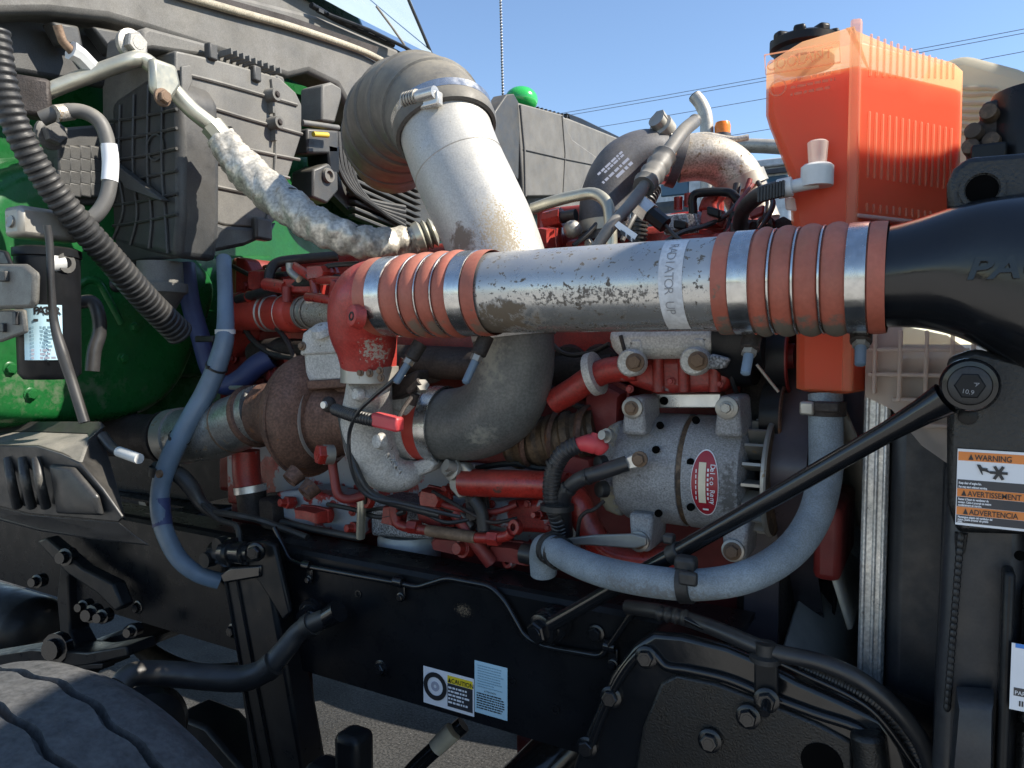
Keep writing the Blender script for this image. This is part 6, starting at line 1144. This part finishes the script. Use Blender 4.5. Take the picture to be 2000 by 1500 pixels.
obj('post_guide', G().prism(A((476, 1400, .02), (500, 1315, .02), (585, 1318, .02), (590, 1390, .02), (560, 1430, .02), (480, 1430, .02)), YA * .04), 'satin_black', LP, bevel=.012)
# far front wheel
for ch, nm in ((bpy.data.objects['tyre'], 'tyre'), (bpy.data.objects['rim'], 'rim')):
    pass
WF = empty('front_wheel', (0, 0, 0), 'front wheel on the far side of the truck'); WF.parent = T; WF.matrix_parent_inverse = Matrix.Translation(-TB)
for nm in ('tyre', 'rim', 'wheel_disc'):
    c = bpy.data.objects[nm].copy(); col.objects.link(c); c.parent = WF; c.matrix_basis = Matrix.Translation((0, .86, 0)) @ Matrix.Diagonal((1, -1, 1, 1))
# foil wrap crumpled
me = FH_.data
for v in me.vertices: v.co += v.normal * (random.uniform(-.0012, .0012) + .0042 * math.sin(v.co.x * 120 + v.co.z * 75) * math.sin(v.co.y * 110 + v.co.x * 40) + .003 * abs(math.sin(v.co.x * 65 - v.co.z * 90 + v.co.y * 30)))

# ---------------------------------------------------------------- bolts, flanges and looms that crowd the block
def wire(pts, r, m='hose_black', nm='loom_wire'): return tb(nm, pts, r, m, EN, seg=8)
for (x, y, Y, r, m) in ((560, 985, .088, 6, 'red_paint'), (600, 972, .088, 6, 'red_paint'), (650, 985, .088, 6, 'red_paint'), (688, 1000, .088, 6, 'red_paint'), (910, 990, .078, 6, 'red_paint'), (960, 985, .078, 6, 'red_paint'), (1030, 985, .078, 6, 'red_paint'), (1070, 1030, .078, 6, 'red_paint'), (930, 1012, .078, 5, 'red_paint'), (1230, 760, .052, 6, 'red_paint'), (1310, 745, .052, 6, 'red_paint'), (1405, 750, .052, 6, 'red_paint'), (1060, 470, .25, 7, 'red_paint'), (1150, 475, .21, 7, 'zinc'), (1300, 470, .19, 7, 'red_paint'), (1400, 465, .19, 7, 'red_paint'), (1180, 835, .19, 9, 'red_paint'), (1150, 800, .19, 8, 'red_paint'), (480, 560, .235, 8, 'red_paint'), (470, 640, .235, 8, 'red_paint'), (500, 600, .235, 7, 'red_paint'), (455, 700, .29, 8, 'red_paint'), (450, 790, .29, 8, 'red_paint'), (455, 880, .29, 8, 'red_paint')):
    p = at(x, y, Y); bolt(EN, p, Vector((0, -1, .08)), rm(r, p), m)
for (x, y, w_, h_, Y, m) in ((1190, 815, 70, 110, .15, 'red_dull'), (1130, 905, 90, 36, .12, 'red_dull'), (860, 1000, 60, 40, .09, 'red_paint'), (900, 1060, 90, 30, .10, 'red_dull'), (620, 1000, 60, 22, .06, 'red_paint'), (1010, 1075, 90, 34, .1, 'red_dull'), (860, 968, 46, 30, .06, 'red_clean'), (940, 985, 28, 50, .06, 'dark_iron'), (545, 1000, 40, 60, .1, 'dark_iron'), (600, 560, 80, 30, .14, 'red_paint'), (640, 535, 46, 26, .1, 'red_clean'), (520, 550, 40, 40, .18, 'red_paint'), (1070, 470, 40, 40, .2, 'red_paint'), (1330, 440, 60, 30, .25, 'rough_cast'), (1395, 430, 36, 30, .24, 'red_paint'), (1455, 470, 40, 60, .2, 'dark_iron'), (780, 1000, 30, 40, .06, 'red_paint')):
    p = at(x, y, Y); obj('small_casting', G().pillow([p + Vector(((a * w_ / 2 + random.uniform(-4, 4)) * mpp(p), 0, (b * h_ / 2 + random.uniform(-3, 3)) * mpp(p))) for a, b in ((-1, -1), (0, -1.1), (1, -1), (1.1, 0), (1, 1), (.2, 1.15), (-1, 1), (-1.08, 0))], Vector((0, -.035, 0)), ((0, 1.15), (.2, 1.13), (.22, 1.0), (.85, .93), (1, .8))), m, EN)
wire([(700, 1000, .04), (760, 992, .03), (820, 1000, .03), (870, 1020, .03), (915, 1015, .04)], 4); wire([(845, 960, .03), (880, 980, .02), (915, 1000, .02), (960, 1020, .03), (1010, 1012, .05)], 4, 'dark_iron'); wire([(1110, 905, .1), (1060, 915, .1), (1000, 905, .09), (930, 915, .08)], 6, 'rubber_black'); wire([(640, 985, .05), (690, 995, .04), (740, 1010, .03), (790, 1000, .03)], 5, 'rubber_black')
wire([(1420, 640, .06), (1440, 690, .05), (1430, 740, .06), (1450, 790, .1)], 5); wire([(1060, 650, .14), (1100, 690, .13), (1150, 690, .13), (1190, 672, .12)], 5, 'rubber_black'); wire([(1040, 690, .14), (1060, 740, .12), (1120, 790, .12), (1180, 800, .14)], 6, 'dark_iron')
wire([(1290, 480, .16), (1330, 455, .18), (1380, 440, .2), (1420, 420, .22), (1450, 385, .26)], 5); wire([(1400, 480, .16), (1430, 440, .18), (1440, 400, .22), (1470, 360, .28)], 4, 'red_dull'); wire([(1120, 480, .18), (1150, 455, .2), (1170, 430, .22)], 5, 'rubber_black'); wire([(1215, 470, .14), (1235, 430, .16), (1260, 385, .2)], 5, 'hose_grey'); wire([(1460, 480, .12), (1490, 440, .14), (1510, 400, .16), (1500, 372, .2)], 5, 'rubber_black')
for (x, y) in ((1330, 440), (1395, 415), (1440, 420), (1480, 415), (1502, 430)): p = at(x, y, .2); obj('wire_connector', G().box(p, .022, .016, .014, (XA + ZA * random.uniform(-1, 1)).normalized(), YA), random.choice(['satin_black', 'dark_iron', 'red_dull']), EN, bevel=.003)
wire([(470, 620, .2), (490, 660, .18), (530, 690, .17), (580, 700, .16)], 6, 'rubber_black'); wire([(540, 640, .14), (560, 665, .13), (575, 700, .13)], 5, 'dark_iron'); wire([(600, 540, .07), (640, 520, .08), (700, 515, .1)], 5, 'hose_black'); wire([(455, 520, .22), (500, 540, .2), (560, 535, .15)], 5, 'rubber_black')
wire([(420, 1000, -.012), (470, 1008, -.012), (520, 1020, .02), (600, 1050, .03)], 7, 'rubber_black', 'loom_wire'); wire([(395, 985, -.015), (430, 1015, -.015), (462, 1028, -.015), (468, 1060, -.02)], 6, 'rubber_black')
# flat bolt heads and drain holes along the rail
for (x, y) in ((700, 1160), (1000, 1330), (1085, 1385)): p = at(x, y, -.0004); obj('rail_hole', annulus(p, .0045, .0075, -YA, .0012, 20), 'gloss_black', RAIL)

# ---------------------------------------------------------------- stains and wear
add_stain('charge_pipe', at(985, 622, CY - .045), (.075, .06, .035), (.13, .10, .07), 60)
add_stain('charge_pipe', at(945, 648, CY - .03), (.05, .06, .03), (.10, .08, .06), 45, .36, .5)
add_stain('charge_pipe', at(1150, 580, CY - .05), (.24, .06, .03), (.13, .11, .09), 210, .60, .64)
add_stain('intake_pipe', at(905, 470, -.04), (.03, .04, .03), (.16, .14, .11), 60, .36, .5)
add_stain('intake_pipe', at(990, 440, -.04), (.10, .09, .12), (.33, .28, .2), 330, .52, .58)
add_stain('red_elbow', at(735, 692, CY - .02), (.035, .05, .03), (.34, .30, .25), 190, .40, .48)
add_stain('alternator_alu', at(1180, 985, .07), (.05, .06, .05), (.40, .35, .24), 90, .40, .55)
add_stain('alternator_alu', at(1185, 850, .07), (.04, .06, .03), (.38, .34, .25), 110, .42, .55)
add_stain('alternator_alu', at(1425, 960, .03), (.02, .05, .06), (.12, .115, .11), 120, .42, .55)
for x in (1430, 1500, 1540, 1588, 1636): add_stain('silicone', at(x, 652, CY - .02), (.028, .06, .022), (.12, .105, .085), 50, .34, .52)
for x in (820, 860, 900, 945): add_stain('silicone', at(x, 640, CY - .03), (.022, .05, .018), (.16, .11, .08), 60, .40, .55)
add_stain('rail_black', at(905, 1192, 0), (.035, .02, .022), (.16, .12, .08), 420, .56, .64)
add_stain('elbow_rubber', at(960, 700, -.03), (.04, .06, .08), (.24, .235, .2), 60, .44, .62)
add_stain('elbow_rubber', at(935, 850, -.03), (.05, .06, .03), (.23, .225, .19), 90, .46, .66)
add_stain('hose_bluegrey', at(1300, 1150, -.13), (.14, .05, .02), (.15, .16, .165), 160, .44, .6)
add_stain('wing_black', at(60, 930, -.28), (.12, .05, .05), (.10, .092, .075), 60, .54, .74)
# dark running gear filling the gap left of the spring hanger
AT = obj('air_reservoir', G().lathe(Vector((at(20, 1215, .35).x - .35, .35, at(20, 1215, .35).z)), XA, [(0, .06), (.03, .105), (.06, .115), (.50, .115), (.53, .105), (.56, .06)], 36), 'satin_black', label='black air reservoir behind the spring hanger')
obj('leaf_spring', G().prism(A((-80, 1290, -.06), (60, 1268, -.06), (170, 1275, -.06), (245, 1262, -.06), (250, 1282, -.06), (170, 1300, -.06), (-80, 1320, -.06)), YA * .07), 'satin_black', label='black leaf spring pack behind the tyre', bevel=.004)
for k in range(3): obj('spring_leaf', G().prism(A((-80, 1312 + k * 14, -.058), (120, 1300 + k * 14, -.058), (200 - k * 30, 1296 + k * 14, -.058), (200 - k * 30, 1306 + k * 14, -.058), (120, 1311 + k * 14, -.058), (-80, 1324 + k * 14, -.058)), YA * .066), 'satin_black', bpy.data.objects['leaf_spring'], bevel=.002)
obj('brake_drum', G().lathe(Vector((-1.0, -.44, .49)), YA, [(0, .17), (.02, .205), (.14, .205), (.15, .15)], 40), 'dark_iron', WH)
# zip ties and tape on hoses
for par, x, y, Y, dx, dy, r in ((CB2, 1150, 930, -.012, -20, 8, 16), (CB2, 1112, 952, -.006, -10, 12, 16.5), (CB1, 1085, 905, -.005, -8, 16, 18.5), (GH, 352, 853, -.037, -14, 26, 20.5), (GH, 424, 715, .012, -12, 30, 20.5), (HG, 1215, 418, .03, -18, 22, 13.5)):
    p = at(x, y, Y); d = (at(x + dx, y + dy, Y) - p).normalized(); q = rm(r, p); obj('zip_tie', G().lathe(p, d, [(0, q), (.0006, q * 1.05), (.0045, q * 1.05), (.005, q)], 22, cap=False), 'rubber_black', par); obj('tie_head', G().box(p - YA * q + d * .0025, .006, .006, .006), 'rubber_black', par)

# far side tank, added to shade the ground seen under the rail
FTK = obj('shade_tank', G().lathe(Vector((-3.4, 1.36, .70)), XA, [(0, .2), (.03, .30), (.06, .32), (1.84, .32), (1.87, .30), (1.9, .2)], 40), 'satin_black', label='dark tank added under the far side of the cab for shade')
for X in (-3.1, -2.5, -1.9): obj('tank_strap', G().lathe(Vector((X, 1.36, .70)), XA, [(0, .32), (.001, .326), (.05, .326), (.051, .32)], 40, cap=False), 'zinc', FTK)
# fasteners, seams and dust on the green firewall
for (x, y) in ((20, 560), (60, 770), (150, 775), (240, 700), (262, 640), (20, 720), (250, 480)):
    bolt(FWL, at(x, y, X=FWX + .158), XA, .010, 'green_paint', 'panel_bolt')
obj('panel_seam', G().tube(catmull(AX(FWX + .148, (-20, 790), (110, 795), (215, 780), (262, 755)), 6), .0035, 6), 'rubber_black', FWL)
obj('harness_clip', G().box(at(255, 505, X=FWX + .16), .02, .05, .03), 'rubber_black', FWL, bevel=.004)
add_stain('green_paint', at(100, 760, X=FWX + .12), (.15, .35, .08), (.10, .12, .08), 40, .5, .75)

CCL = obj('charge_cooler', G().box(Vector((.135, .44, 1.0)), .06, .98, 1.0), 'radiator_alu', label='charge cooler core ahead of the radiator', bevel=.004)
obj('cooler_outlet_box', G().box(Vector((.20, -.10, 1.18)), .16, .16, .62), 'gloss_black', CCL, bevel=.03, bseg=3)
